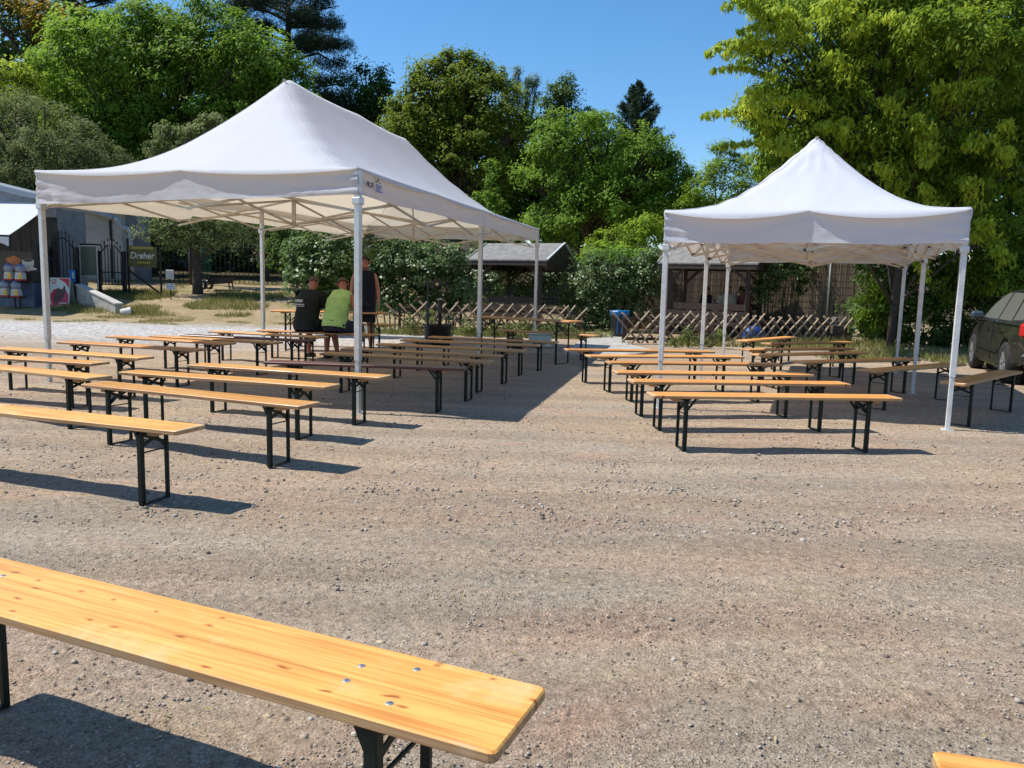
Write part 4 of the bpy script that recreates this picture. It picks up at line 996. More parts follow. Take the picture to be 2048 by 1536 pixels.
hedge('dark greenery filling the gap behind the car', [(1960, 560, 90, 60), (2060, 540, 80, 80)], 20.2, M['lf_box'], dens=2.0, L_=.15, W_=.06, droop=.8, tintbias=-.2)
hedge('sunlit clump of bright green reeds right of the reed screen', [(1740, 580, 24, 32), (1750, 622, 28, 34), (1742, 660, 20, 26), (1770, 605, 18, 28)], 20.9, M['lf_lime'], name='reed_clump', L_=.36, W_=.020, droop=-.8, dens=2.2, up=.1, tintbias=-.2)
hedge('ivy hanging over the top of the reed screen', [(1545, 540, 46, 34), (1590, 535, 36, 28), (1520, 580, 34, 30), (1600, 570, 24, 24), (1560, 525, 70, 14)], 22.7, M['lf_ivy'], name='ivy', L_=.10, W_=.075, tintbias=.25, depth=.35)
hedge('low weedy plants growing through the left pole fence', [(820, 655, 24, 22), (860, 640, 20, 18), (940, 660, 30, 18), (990, 665, 30, 16), (1040, 650, 30, 14), (900, 668, 26, 14), (1090, 655, 22, 14)], 20.7, M['lf_weed'], name='weeds', L_=.08, W_=.03, rc=.14, dens=2.2, tintbias=.0)
hedge('leafy plant with pale shoots at the foot of the right pole fence', [(1372, 672, 18, 15), (1442, 674, 20, 16), (1405, 685, 16, 7), (1345, 684, 12, 6)], 18.6, M['lf_weed'], name='weeds', L_=.07, W_=.035, rc=.12, dens=2.6, tintbias=.0)
hedge('scrubby plants by the path beside the bin', [(1150, 672, 22, 16), (1195, 678, 26, 14), (1230, 672, 16, 14), (1120, 655, 20, 14)], 22.0, M['lf_grey'], name='weeds', L_=.12, W_=.03, rc=.16, dens=5)
# far wood that reads as one mass, closes the view under the crowns
pos = []; 
def farwood():
    lob = []
    for px, py, rx, ry in [(40, 420, 140, 120), (200, 440, 140, 110), (360, 430, 140, 120), (520, 400, 120, 140), (660, 380, 100, 140), (780, 420, 100, 130), (900, 430, 110, 110), (1020, 440, 100, 100),
                           (1130, 430, 100, 100), (1250, 450, 100, 90), (1360, 470, 80, 60), (1480, 470, 90, 70), (1600, 450, 110, 120), (1740, 420, 120, 160), (1880, 400, 120, 170), (2020, 400, 120, 180),
                           (60, 260, 120, 120), (100, 120, 120, 60)]:
        c = at(px, py, 72); s = 72 / FPX; lob.append((c.x, c.y, c.z, rx * s, rx * s * .5, ry * s))
    p, n, t = crown_points(lob, .16, 40, 1.3, .7, .2)
    o = leaf_mesh('far_wood', p, n, .62, .4, t, M['lf_dark']); tag(o, 'distant dark wood closing the view behind all the trees', 'wood', kind='stuff')
farwood()

# ------------------------------------------------------------------ concrete path
def gpoly(name, pts, z, mat):
    vs = [Vector((*p, z)) for p in pts]; mb = MB()
    n = len(vs); mb.add(list(vs) + [v - Vector((0, 0, .05)) for v in vs], [tuple(range(n))] + [(i, i + n, (i + 1) % n + n, (i + 1) % n) for i in range(n)])
    o = mb.build(name, mat); return tag(o, kind='structure')
def gp(px, py):
    r = ray(px, py); t = -CAMH / r[2]; return (r[0] * t, r[1] * t)
gpoly('path', [gp(1128, 707), gp(1215, 716), gp(1318, 706), gp(1256, 690), gp(1246, 672), gp(1196, 672), gp(1160, 684)], .035, M['concrete'])
M['paving'] = simple('pale_paving', (.50, .47, .42), .8, 0, .15, 2)
gpoly('pavement', [(-24, 26.2), (-15.6, 26.6), (-15.2, 27.6), (-15.6, 28.6), (-24, 28.4)], .05, M['paving'])

# ------------------------------------------------------------------ pole lattice fences
def pole_fence(label, A, B_, hA, hB, pitch, extra=0):
    A = Vector((*A, 0)); B_ = Vector((*B_, 0)); L_ = (B_ - A).length; d = (B_ - A) / L_; n = int(L_ / pitch)
    t = thing('pole_fence', label, 'fence', A); nrm = Vector((d.y, -d.x, 0))
    for zf in (.16, .78):
        mb = MB(); p = Vector((0, 0, hA * zf)) - nrm * .0; q = (B_ - A) + Vector((0, 0, hB * zf))
        mb.bar(p - nrm * .045, q - nrm * .045, .03, .075); mb.build('rail', M['darkwood'], t)
    for k in range(n + 1):
        x = k * pitch; h = hA + (hB - hA) * x / L_
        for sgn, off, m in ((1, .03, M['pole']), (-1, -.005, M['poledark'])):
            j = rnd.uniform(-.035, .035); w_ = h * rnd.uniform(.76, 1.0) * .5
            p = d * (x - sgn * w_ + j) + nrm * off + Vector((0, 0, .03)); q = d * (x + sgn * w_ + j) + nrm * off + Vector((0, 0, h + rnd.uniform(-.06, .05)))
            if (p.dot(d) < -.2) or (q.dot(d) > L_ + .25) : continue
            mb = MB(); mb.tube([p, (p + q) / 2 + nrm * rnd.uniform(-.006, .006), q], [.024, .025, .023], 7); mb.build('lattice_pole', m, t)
    for x in (0, L_ * .33, L_ * .66, L_):
        mb = MB(); mb.box(d * x - nrm * .10 + Vector((0, 0, hA * .4)), (.07, .07, hA * .8)); mb.build('post', M['darkwood'], t)
    return t
pole_fence('crossed pole lattice fence in front of the right shelter', (2.75, 19.35), (8.9, 21.0), .80, .72, .27)
pole_fence('crossed pole lattice fence half overgrown with weeds in front of the left shelter', (-3.1, 21.5), (1.9, 22.5), .84, .80, .31)

# ------------------------------------------------------------------ wooden shelters
def shelter(label, A, u, L_, W_, zE, zR, zEb, over, rail=True, back=True, xr=0.0):
    """A = front left eave corner on plan, u = unit vector along the ridge"""
    u = Vector((*u, 0)).normalized(); v = Vector((-u.y, u.x, 0)); t = thing('wooden_shelter', label, 'shelter', (A[0], A[1], 0))
    def P(a, b, z): return u * a + v * b + Vector((0, 0, z))
    for b0, z0, b1, z1 in ((0, zE, W_ / 2, zR), (W_, zEb, W_ / 2, zR)):
        mb = MB(); q = [P(0, b0, z0), P(L_, b0, z0), P(L_, b1, z1), P(0, b1, z1)]
        mb.add([Vector(p) for p in q] + [p - Vector((0, 0, .04)) for p in q], [(0, 1, 2, 3), (7, 6, 5, 4), (0, 4, 5, 1), (1, 5, 6, 2), (2, 6, 7, 3), (3, 7, 4, 0)])
        rf = mb.build('roof', M['felt'], t)
        for e in (0, L_):
            mb = MB(); mb.bar(P(e, b0, z0 + .012), P(e, b1, z1 + .012), .05, .03); mb.build('edge_flashing', M['whitesteel'] if e else M['felt'], rf)
    for b0, z0 in ((.03, zE), (W_ - .03, zEb)):
        mb = MB(); mb.bar(P(.02, b0, z0 - .10), P(L_ - .02, b0, z0 - .10), .03, .14); mb.build('fascia_board', M['darkwood'], t)
    for e in (.06, L_ - .06):      # gable boards
        nb_ = 7
        for k in range(nb_):
            b0 = W_ * (k + .03) / nb_; b1 = W_ * (k + .97) / nb_
            def zt(b): return (zE + (zR - zE) * b / (W_ / 2) if b < W_ / 2 else zEb + (zR - zEb) * (W_ - b) / (W_ / 2)) - .05
            zl = min(zE, zEb) - .16
            mb = MB(); ps = [(b0, zl), (b1, zl), (b1, zt(b1)), ((b0 + b1) / 2, zt((b0 + b1) / 2)), (b0, zt(b0))]
            mb.prism(ps, e - .012, e + .012, lambda a, b, c: P(c, a, b)); mb.build('gable_board', M['darkwood'], t)
    ins = over
    for a in (ins, L_ - ins):
        for b in (ins * .8, W_ - ins * .8):
            mb = MB(); zt_ = (zE if b < W_ / 2 else zEb) - .02; mb.bar(P(a, b, 0), P(a, b, zt_), .10); mb.build('post', M['darkwood'], t)
        sg = 1 if a < L_ / 2 else -1
        mb = MB(); mb.bar(P(a, ins * .8, zE - .55), P(a + sg * .5, ins * .8, zE - .08), .07); mb.build('brace', M['darkwood'], t)
        mb = MB(); mb.bar(P(a, W_ - ins * .8, zEb - .55), P(a + sg * .5, W_ - ins * .8, zEb - .08), .07); mb.build('brace', M['darkwood'], t)
    # railing boards in front, benches and table inside
    for z in (.44, .58, .72):
        mb = MB(); mb.bar(P(ins - .1, ins * .8 - .06, z), P(L_ - ins + .1, ins * .8 - .06, z), .03, .125); mb.build('rail_board', M['darkwood'], t)
    for b in (W_ * .38, W_ * .5, W_ * .62):
        mb = MB(); mb.bar(P(ins + .1, b, .88), P(L_ - ins - .1, b, .88), W_ * .115, .035); mb.build('table_board', M['poledark'], t)
    for b in (ins * .8 + .14, W_ - ins * .8 - .14):
        mb = MB(); mb.bar(P(ins, b, .58), P(L_ - ins, b, .58), .26, .04); mb.build('seat_board', M['darkwood'], t)
        mb = MB(); mb.bar(P(ins, b + (-.12 if b < W_ / 2 else .12), .9), P(L_ - ins, b + (-.12 if b < W_ / 2 else .12), .9), .03, .18); mb.build('back_board', M['darkwood'], t)
    for a in (L_ * .3, L_ * .7):
        mb = MB(); mb.bar(P(a, W_ / 2, 0), P(a, W_ / 2, .87), .09, .3); mb.build('table_leg', M['darkwood'], t)
    return t
shelter('dark wooden shelter with a pale grey felt roof left of the path', (-1.54, 25.26), (2.51, -1.26), 2.81, 2.6, 2.15, 2.72, 2.0, .34)
shelter('dark wooden shelter under the small tent edge with three people sitting in it', (4.12, 23.0), (2.46, -1.42), 2.85, 1.95, 2.12, 2.62, 2.1, .3)

# ------------------------------------------------------------------ reed screen, poles, bin, tub
def reed_screen():
    A = Vector((3.3, 27.0, 0)); B_ = Vector((9.55, 22.2, 0)); L_ = (B_ - A).length; d = (B_ - A) / L_; nrm = Vector((d.y, -d.x, 0))
    t = thing('reed_screen', 'tall screen of dry brown reeds wired together behind the right shelter', 'screen', A)
    def reeds(n, offr, zt, name, lean=.02):
        V = []; F_ = []; tn = []
        for k in range(n):
            x = rnd.random() * L_; o = rnd.uniform(*offr); h = zt * rnd.uniform(.96, 1.03); r = rnd.uniform(.006, .011); ln = rnd.gauss(0, lean)
            p = d * x + nrm * o; q = d * (x + ln) + nrm * (o + rnd.uniform(-.01, .01)); i0 = len(V)
            for c, z, rr in ((p, 0, r), (q, h, r * .6)):
                for a in range(3): V.append((c.x + math.cos(a * 2.1) * rr, c.y + math.sin(a * 2.1) * rr, z))
            for a in range(3): F_.append((i0 + a, i0 + (a + 1) % 3, i0 + 3 + (a + 1) % 3, i0 + 3 + a))
            tn.append(rnd.random())
        return fast_mesh(name, V, F_, M['reedt'], t, attr=np.repeat(tn, 3))
    M['reedt'] = stonemat('reed_stalks', [(.09, .066, .048), (.17, .13, .09), (.25, .195, .14), (.34, .27, .19), (.42, .35, .25)])
    tag(reeds(5200, (-.02, .02), 2.4, 'reeds'), kind='stuff')
    for k in range(12):
        z = .12 + k * .20; mb = MB(); mb.tube([nrm * .03 + Vector((0, 0, z)), d * L_ + nrm * .03 + Vector((0, 0, z + rnd.uniform(-.02, .02)))], .004, 4, False); mb.build('binding_wire', M['darkwood'], t)
    for x in (.05, L_ / 3, L_ * .67, L_ - .05):
        mb = MB(); mb.bar(d * x - nrm * .06 + Vector((0, 0, 0)), d * x - nrm * .06 + Vector((0, 0, 2.35)), .07); mb.build('post', M['darkwood'], t)
    o = reeds(500, (.05, .30), .75, 'dry_stalks', .12); tag(o, kind='stuff')
reed_screen()
p = at(1652, 660, 21.4); q = at(1663, 512, 21.4)
t = thing('metal_pole', 'thin grey green metal pole leaning in front of the reed screen', 'pole', (p.x, p.y, 0)); mb = MB()
M['greypole'] = simple('grey_green_steel', (.14, .17, .15), .5, .2)
mb.tube([(0, 0, 0), (q.x - p.x, 0, q.z)], .028, 8); mb.build('shaft', M['greypole'], t)
mb = MB(); mb.box((0, 0, .03), (.3, .3, .06), bev=.01); mb.build('foot_plate', M['greypole'], t)
p = at(893, 610, 24.3)
t = thing('metal_pole', 'thin green pole standing in the shrubs left of the left shelter', 'pole', (p.x, p.y, 0)); mb = MB()
mb.tube([(0, 0, 0), (.05, 0, at(894, 488, 24.3).z)], .025, 8); mb.build('shaft', M['greypole'], t)
mb = MB(); mb.tube([(0, 0, .0), (0, 0, .1)], .05, 8); mb.build('socket', M['greypole'], t)

# blue lidded bin
M['bluebag'] = simple('blue_plastic_film', (.006, .16, .42), .35, 0, .3, 12, bump=.6, bscale=20)
b = gp(1241, 677); t = thing('litter_bin', 'black litter bin with a bright blue bag folded over its rim beside the path', 'bin', (b[0], 21.8, 0))
mb = MB(); mb.lathe([(0, .01), (.21, .01), (.22, .03), (.25, .70), (.245, .72), (0, .72)], n=20)
mb.build('body', M['blackplastic'], t)
prof = [(.252, .62), (.262, .66), (.275, .70), (.27, .745), (.235, .75), (.20, .70)]; mb = MB(); vs = []; n = 36
for r, z in prof:
    for k in range(n):
        a = 2 * PI * k / n; rr = r + .012 * math.sin(a * 5 + z * 30) + .006 * math.sin(a * 13); vs.append((rr * math.cos(a), rr * math.sin(a), z + .012 * math.sin(a * 4 + 1) * (1 if z < .7 else .3)))
mb.add(vs, [(i * n + k, i * n + (k + 1) % n, (i + 1) * n + (k + 1) % n, (i + 1) * n + k) for i in range(len(prof) - 1) for k in range(n)], True)
mb.build('bag_rim', M['bluebag'], t)
for x, x2 in ((-.07, -.09), (.07, .03)):
    mb = MB(); mb.bar((x, -.265, .64), (x2, -.262, .12), .035, .012); mb.build('bag_strap', M['bluebag'], t)

# black tub and lantern post
b = gp(874, 690); t = thing('planter_tub', 'round black tub standing behind the middle benches', 'tub', (b[0], 17.6, 0))
mb = MB(); mb.lathe([(0, .0), (.24, .0), (.27, .05), (.31, .40), (.335, .42), (.335, .46), (.30, .46), (.29, .36), (0, .34)], n=24); mb.build('body', M['blackplastic'], t)
for k in range(2):
    mb = MB(); a = PI * k + .3; mb.tube([(.33 * math.cos(a), .33 * math.sin(a) - .06, .36), (.37 * math.cos(a), .33 * math.sin(a), .34), (.33 * math.cos(a), .33 * math.sin(a) + .06, .36)], .012, 5); mb.build('handle', M['blackplastic'], t)
b2 = at(856, 600, 17.2)
t = thing('lantern_post', 'black post carrying a round lantern with a pale yellow glass beside the tub', 'lamp', (b2.x, b2.y, 0))
zt = at(856, 556, 17.2).z
mb = MB(); mb.tube([(0, 0, 0), (0, 0, .05), (0, 0, .5), (0, 0, zt)], [.07, .045, .03, .022], 10); mb.build('post', M['blackplastic'], t)
mb = MB(); mb.tube([(0, 0, zt - .14), (.18, 0, zt - .16), (.36, 0, zt - .12), (.48, 0, zt - .17)], .018, 7); mb.build('arm', M['blackplastic'], t)
R_ = Matrix.Rotation(PI / 2, 3, 'X'); mb = MB(); mb.lathe([(0, -.06), (.08, -.06), (.12, -.02), (.12, .04), (.10, .06), (0, .06)], (.2, 0, zt - .13), 20, R_); h_ = mb.build('lantern', M['blackplastic'], t)
M['paleglass'] = simple('pale_yellow_glass', (.62, .52, .25), .25); mb = MB(); mb.lathe([(0, .064), (.035, .062), (.035, .05)], (.2, 0, zt - .13), 14, R_); mb.build('glass', M['paleglass'], h_)
mb = MB(); mb.tube([(.26, .05, .3), (.26, .05, .72), (.26, .05, 1.0)], [.03, .045, .06], 10); mb.build('pump_body', M['blackplastic'], t)
mb = MB(); mb.lathe([(0, 0), (.07, 0), (.07, .03), (0, .05)], (.26, .05, 1.0), 12); mb.build('pump_cap', M['greymetal'], t)

# pale plastic crate and black crate under the far bench
M['paleplastic'] = simple('pale_plastic', (.42, .50, .47), .4, 0, .1)
b = at(1080, 676, 17.6)
t = thing('storage_box', 'pale translucent plastic box on the ground behind the long table', 'box', (b.x, b.y, 0)); mb = MB(); mb.box((0, 0, .15), (.50, .34, .28), bev=.02); mb.build('body', M['paleplastic'], t)
mb = MB(); mb.box((0, 0, .305), (.53, .37, .03), bev=.01); mb.build('lid', M['paleplastic'], t)
b = at(1030, 672, 17.4)
t = thing('storage_box', 'black crate on the ground left of the pale plastic box', 'box', (b.x, b.y, 0)); mb = MB(); mb.box((0, 0, .09), (.34, .28, .16), bev=.02); mb.build('body', M['blackplastic'], t)
mb = MB(); mb.box((0, 0, .185), (.37, .31, .03), bev=.01); mb.build('rim', M['blackplastic'], t)
# blue sack and grill rack behind the right fence
M['bluesack'] = simple('blue_sack', (.01, .05, .20), .55, 0, .4, 9, bump=.6, bscale=12)
b = at(1508, 664, 21.5); t = thing('sack', 'dark blue sack lying behind the right pole fence', 'sack', (b.x, b.y, 0)); mb = MB()
vs = []; n = 18; prof = [(0, .0), (.22, .02), (.27, .14), (.24, .30), (.12, .40), (.03, .44), (0, .45)]
for r, z in prof:
    for k in range(n):
        a = 2 * PI * k / n; rr = r * (1 + .12 * math.sin(3 * a + z * 9) + .06 * math.sin(7 * a)); vs.append((rr * math.cos(a) * 1.2, rr * math.sin(a) * .8, z))
mb.add(vs, [(i * n + k, i * n + (k + 1) % n, (i + 1) * n + (k + 1) % n, (i + 1) * n + k) for i in range(len(prof) - 1) for k in range(n)], True); mb.build('bag', M['bluesack'], t)
mb = MB(); mb.tube([(-.04, 0, .45), (0, 0, .50), (.05, 0, .44)], .012, 5); mb.build('knot', M['bluesack'], t)
b = at(1682, 660, 20.7); t = thing('wire_basket', 'wire basket on a brown box at the right end of the pole fence', 'basket', (b.x - .12, b.y, 0)); mb = MB()
mb.box((0, 0, .42), (.30, .24, .22), bev=.01); mb.build('box', M['bark'], t)
mb = MB()
for k in range(7):
    x = -.18 + k * .06; mb.tube([(x, -.12, .56), (x, -.12, .74)], .004, 4)
for z in (.56, .65, .74): mb.tube([(-.18, -.12, z), (.18, -.12, z)], .005, 4)
tag(mb.build('wires', M['greymetal'], t), kind='stuff')
mb = MB(); mb.bar((0, 0, 0), (0, 0, .31), .2, .16); mb.build('stand', M['darkwood'], t)

# ------------------------------------------------------------------ kiosk with awning
M['darkpanel'] = simple('dark_corrugated_wall', (.030, .031, .030), .6, 0, .3, 4)
M['bluegrey'] = simple('blue_grey_painted_counter', (.085, .12, .19), .45, 0, .2, 3)
M['awning'] = fabric('pale_awning_cloth', (.62, .64, .66), .2); M['greywall'] = simple('grey_render', (.55, .52, .46), .85, 0, .15, 2, bump=.2)
M['shutter'] = simple('grey_roller_shutter', (.74, .74, .74), .5, .1, .1, 3); M['bluewall'] = simple('blue_grey_wall', (.24, .26, .29), .7, 0, .2, 3)
M['gutter'] = simple('pale_plastic_pipe', (.42, .43, .41), .4, 0, .15, 8); M['iron'] = simple('black_wrought_iron', (.010, .010, .013), .5, .2, .2, 20)
M['sheetroof'] = simple('grey_sheet_roof', (.30, .34, .38), .5, .2, .1, 5)
YK = 27.6
def X(px, Y=YK, py=560): return at(px, py, Y).x
def Z(px, py, Y=YK): return at(px, py, Y).z
kx1 = X(66)
t = thing('kiosk', 'dark snack kiosk with blue grey counter and pale awning at the left edge', 'kiosk', (kx1, YK, 0))
O_ = Vector((kx1, YK, 0)); kw = 5.0
mb = MB(); mb.box((-kw / 2, .45, .53), (kw, .9, 1.04), bev=.01); mb.build('counter_front', M['bluegrey'], t)
mb = MB(); mb.box((-kw / 2, .40, 1.07), (kw + .06, 1.05, .05), bev=.01); mb.build('counter_top', M['darkpanel'], t)
for k in range(26):
    mb = MB(); mb.box((-kw + (k + .5) * kw / 26, 1.6 + (.01 if k % 2 else 0), 2.3), (kw / 26 - .008, .03, 2.6)); mb.build('wall_board', M['darkpanel'], t)
mb = MB(); mb.box((-kw / 2, 2.6, 1.9), (kw, 1.9, 3.7)); mb.build('body', M['bluewall'], t)
zr = Z(62, 388) ; 
mb = MB(); ps = [(-kw, Z(0, 373) + .9), (-.95, Z(0, 373)), (.15, zr + .02), (.15, zr - .14), (-.95, Z(0, 373) - .2), (-kw, Z(0, 373) + .7)]
mb.prism(ps, 1.2, 4.2); mb.build('roof', M['sheetroof'], t)
mb = MB(); ps = [(-kw, Z(0, 373) + .68), (-.95, Z(0, 373) - .21), (.1, zr - .15), (.1, 3.4), (-kw, 3.4)]; mb.prism(ps, 1.4, 1.5); mb.build('gable_wall', M['bluewall'], t)
yaw0 = -1.7
za, zb_ = Z(60, 397), at(18, 470, YK + yaw0).z; xa, xb = 0.0, at(18, 470, YK + yaw0).x - kx1
mb = MB(); n = 14; vs = []
for j in range(n + 1):
    f = j / n; y = 1.35 + (yaw0 - 1.35) * f; z = za + (zb_ - za) * f - .04 * math.sin(PI * f)
    for i in range(9): g_ = i / 8; vs.append((-kw * (1 - g_) + (xa + (xb - xa) * f) * g_, y, z))
mb.add(vs, [(j * 9 + i, j * 9 + i + 1, (j + 1) * 9 + i + 1, (j + 1) * 9 + i) for j in range(n) for i in range(8)], True); aw = mb.build('awning', M['awning'], t)
mb = MB(); mb.tube([(-kw, yaw0, zb_ - .03), (xb + .05, yaw0, zb_ - .03)], .035, 8); mb.build('awning_bar', M['iron'], aw)
mb = MB(); n = 60; vs = []
for r in range(3):
    for i in range(n + 1):
        x = -kw + (xb + kw) * i / n; vs.append((x, yaw0 - .02 + .015 * math.sin(i * .9) * r, zb_ - .05 - r / 2 * (.26 + .05 * math.cos(i * 1.05))))
mb.add(vs, [(r * (n + 1) + i, r * (n + 1) + i + 1, (r + 1) * (n + 1) + i + 1, (r + 1) * (n + 1) + i) for r in range(2) for i in range(n)], True); mb.build('awning_valance', M['awning'], aw)
# pictures on the counter front: cup of coffee, slices in orange
pic = thing('food_poster', 'dark poster with a white coffee cup and an orange snack above the blue counter', 'poster', (kx1, YK - .1, 0))
M['posterdark'] = simple('poster_dark_print', (.035, .030, .028), .4); M['cream'] = simple('cream_print', (.60, .57, .50), .4); M['orange'] = simple('orange_print', (.55, .16, .03), .4, var=.5, scale=20)
M['coffee'] = simple('coffee_print', (.03, .012, .006), .3)
x0, x1 = X(2) - kx1, X(72) - kx1; z0, z1 = Z(40, 563), Z(40, 503)
mb = MB(); mb.box(((x0 + x1) / 2, 0, (z0 + z1) / 2), (x1 - x0, .02, z1 - z0)); mb.build('board', M['posterdark'], pic)
def disc(cx, cz, rx, rz, y, mat, name, n=22, half=0, par=None):
    ps = [(cx + rx * math.cos(2 * PI * k / n), cz + (rz * math.sin(2 * PI * k / n) if not half or math.sin(2 * PI * k / n) < 0 else rz * half * math.sin(2 * PI * k / n))) for k in range(n)]
    mb = MB(); mb.prism(ps, y, y + .003); return mb.build(name, mat, par)
cx, cz = X(62) - kx1, Z(62, 528)
disc(cx, cz - .17, .30, .06, -.018, M['cream'], 'saucer', par=pic); disc(cx, cz + .10, .21, .36, -.022, M['cream'], 'cup', half=.2, par=pic)
disc(cx, cz + .12, .165, .05, -.026, M['coffee'], 'coffee', par=pic)
for dx, dz, r in ((-.62, .12, .12), (-.5, .16, .13), (-.38, .12, .12), (-.46, .0, .13), (-.4, -.10, .12)): disc(cx + dx, cz + dz, r * 1.2, r * .8, -.02 - .004 * rnd.random(), M['orange'], 'snack', 9, par=pic)
# gumball machines
M['redpl'] = simple('red_plastic', (.42, .03, .02), .35, 0, .1); M['yellowpl'] = simple('yellow_plastic', (.72, .45, .02), .35, 0, .1); M['whitepl'] = simple('white_plastic', (.6, .58, .55), .4, 0, .1)
mg, Ng, Lg, bg_ = newmat('clear_globe'); bg_.inputs['Base Color'].default_value = (.55, .6, .75, 1); bg_.inputs['Roughness'].default_value = .08; bg_.inputs['Transmission Weight'].default_value = .6; M['globe'] = mg
M['balls'] = stonemat('mixed_gumballs', [(.5, .1, .1), (.1, .15, .4), (.6, .55, .5), (.5, .1, .3), (.1, .3, .4)])
M['bluecap'] = simple('blue_cap', (.10, .12, .28), .35)
def gum(px, py, label):
    Yg = YK - .45; c = at(px, py, Yg); s = Yg / FPX
    t = thing('gumball_machine', label, 'vending machine', c, group='gumball machines on the kiosk stand')
    mb = MB(); mb.box((0, 0, -.13), (.30, .26, .05), bev=.01); mb.build('base', M['redpl'], t)
    mb = MB(); mb.prism([(-.14, -.11), (.14, -.11), (.10, .12), (-.10, .12)], -.11, .11); bd = mb.build('body', M['whitepl'], t)
    mb = MB(); mb.prism([(.01, -.10), (.125, -.10), (.095, .10), (.01, .10)], -.125, -.112); mb.build('front_panel', M['yellowpl'], bd)
    mb = MB(); mb.lathe([(0, -.04), (.015, -.04), (.015, 0)], (-.06, -.13, 0), 8, Matrix.Rotation(PI / 2, 3, 'X')); mb.build('coin_knob', M['greymetal'], bd)
    mb = MB(); mb.lathe([(.09, .11), (.15, .17), (.165, .24), (.15, .31), (.10, .36)], n=16); mb.build('globe', M['globe'], t)
    P_ = rs.randn(160, 3); P_ /= np.linalg.norm(P_, axis=1, keepdims=True); P_ = P_ * rs.rand(160, 1) ** .33 * np.array([.13, .13, .08]) + np.array([0, 0, .20])
    oc = np.array([(1, 0, 0), (-1, 0, 0), (0, 1, 0), (0, -1, 0), (0, 0, 1), (0, 0, -1)], float) * .02
    fo = np.array([(0, 2, 4), (2, 1, 4), (1, 3, 4), (3, 0, 4), (2, 0, 5), (1, 2, 5), (3, 1, 5), (0, 3, 5)])
    tag(fast_mesh('gumballs', (P_[:, None] + oc[None]).reshape(-1, 3), (fo[None] + (np.arange(160) * 6)[:, None, None]).reshape(-1, 3), M['balls'], t, attr=np.repeat(rs.rand(160), 8)), kind='stuff')
    mb = MB(); mb.lathe([(.13, .345), (.12, .38), (.05, .41), (0, .41)], n=16); mb.build('cap', M['bluecap'], t)
gum(19, 551, 'upper left one of the four gumball machines'); gum(41, 552, 'upper right one of the four gumball machines')
gum(11, 584, 'lower left one of the four gumball machines'); gum(33, 585, 'lower right one of the four gumball machines')
b = at(28, 600, YK - .4); t = thing('machine_stand', 'dark metal stand carrying the four gumball machines', 'stand', (b.x, b.y, 0)); mb = MB()
for zz in (Z(20, 593) , Z(20, 562)):
    mb = MB(); mb.bar((-.42, .02, zz - .02), (.32, .02, zz - .02), .26, .03); mb.build('shelf', M['iron'], t)
for x in (-.08, .10):
    mb = MB(); mb.bar((x, .18, 0.02), (x, .18, 1.15), .04); mb.build('post', M['iron'], t)
mb = MB(); mb.box((0, .1, .015), (.6, .5, .03)); mb.build('base', M['iron'], t)

# ------------------------------------------------------------------ grey building on the slope
YB = 34.0
def XB(px, py=540): return at(px, py, YB).x
def ZB(px, py): return at(px, py, YB).z
bx0, bx1 = XB(40), XB(286)
t = thing('storage_building', 'grey rendered low building with a roller shutter behind the iron gates', 'building', (bx0, YB, terrain(bx0, YB)))
o = Vector(t.location)
def W(px0, px1, z0, z1, y0, y1, name, mat, par=None):
    mb = MB(); a, b = XB(px0) - o.x, XB(px1) - o.x; mb.box(((a + b) / 2, (y0 + y1) / 2, (z0 + z1) / 2 - o.z), (b - a, y1 - y0, z1 - z0)); return mb.build(name, mat, par or t)
zt = ZB(170, 396)
W(40, 80, 0, zt, 0, 1.0, 'wall', M['greywall']); W(160, 246, 0, zt - .0, 0, 1.0, 'wall', M['greywall']); W(80, 160, ZB(120, 424), zt, .0, .3, 'wall', M['greywall'])
W(246, 282, 0, ZB(260, 430), .4, 1.0, 'side_wall', M['bluewall'])
zs0, zs1 = ZB(120, 560), ZB(120, 424); n = 26
for k in range(n):
    a, b = XB(80) - o.x, XB(160) - o.x; z = zs0 + (zs1 - zs0) * (k + .5) / n - o.z; mb = MB(); mb.box(((a + b) / 2, .12, z), (b - a - .02, .04, (zs1 - zs0) / n * .86), bev=.008); mb.build('shutter_slat', M['shutter'], t)
W(157, 161, 0, zs1, -.05, .02, 'shutter_guide', M['iron']); W(78, 81, 0, zs1, -.05, .02, 'shutter_guide', M['iron'])
mb = MB(); mb.prism([(-.3, zt - o.z), (XB(246) - o.x + .3, zt - o.z - .6), (XB(246) - o.x + .3, zt - o.z - .45), (-.3, zt - o.z + .18)], -.35, 1.3); mb.build('roof', M['sheetroof'], t)
mb = MB(); gz_ = lambda px, py: Vector((XB(px) - o.x, -.42, ZB(px, py) - o.z))
mb.tube([gz_(176, 416), gz_(240, 437)], .13, 8); mb.build('gutter', M['gutter'], t)
mb = MB(); mb.tube([gz_(240, 437), gz_(250, 444), gz_(255, 456), gz_(268, 459), gz_(273, 468), gz_(274, 500), gz_(276, 560)], .09, 8); mb.build('downpipe', M['gutter'], t)
mb = MB(); mb.tube([gz_(276, 474), gz_(284, 471), gz_(292, 468)], .09, 8); mb.build('pipe_elbow', M['gutter'], t)
mb = MB(); mb.lathe([(0, -.05), (.10, -.03), (.12, 0)], gz_(168, 451) + Vector((0, .38, 0)), 12, Matrix.Rotation(PI / 2, 3, 'X')); mb.build('wall_lamp', M['whitepl'], t)
mb = MB(); mb.box(((XB(225)) - o.x, -.02, 1.7), (.10, .05, 3.2)); mb.build('dark_strip', M['darkpanel'], t)

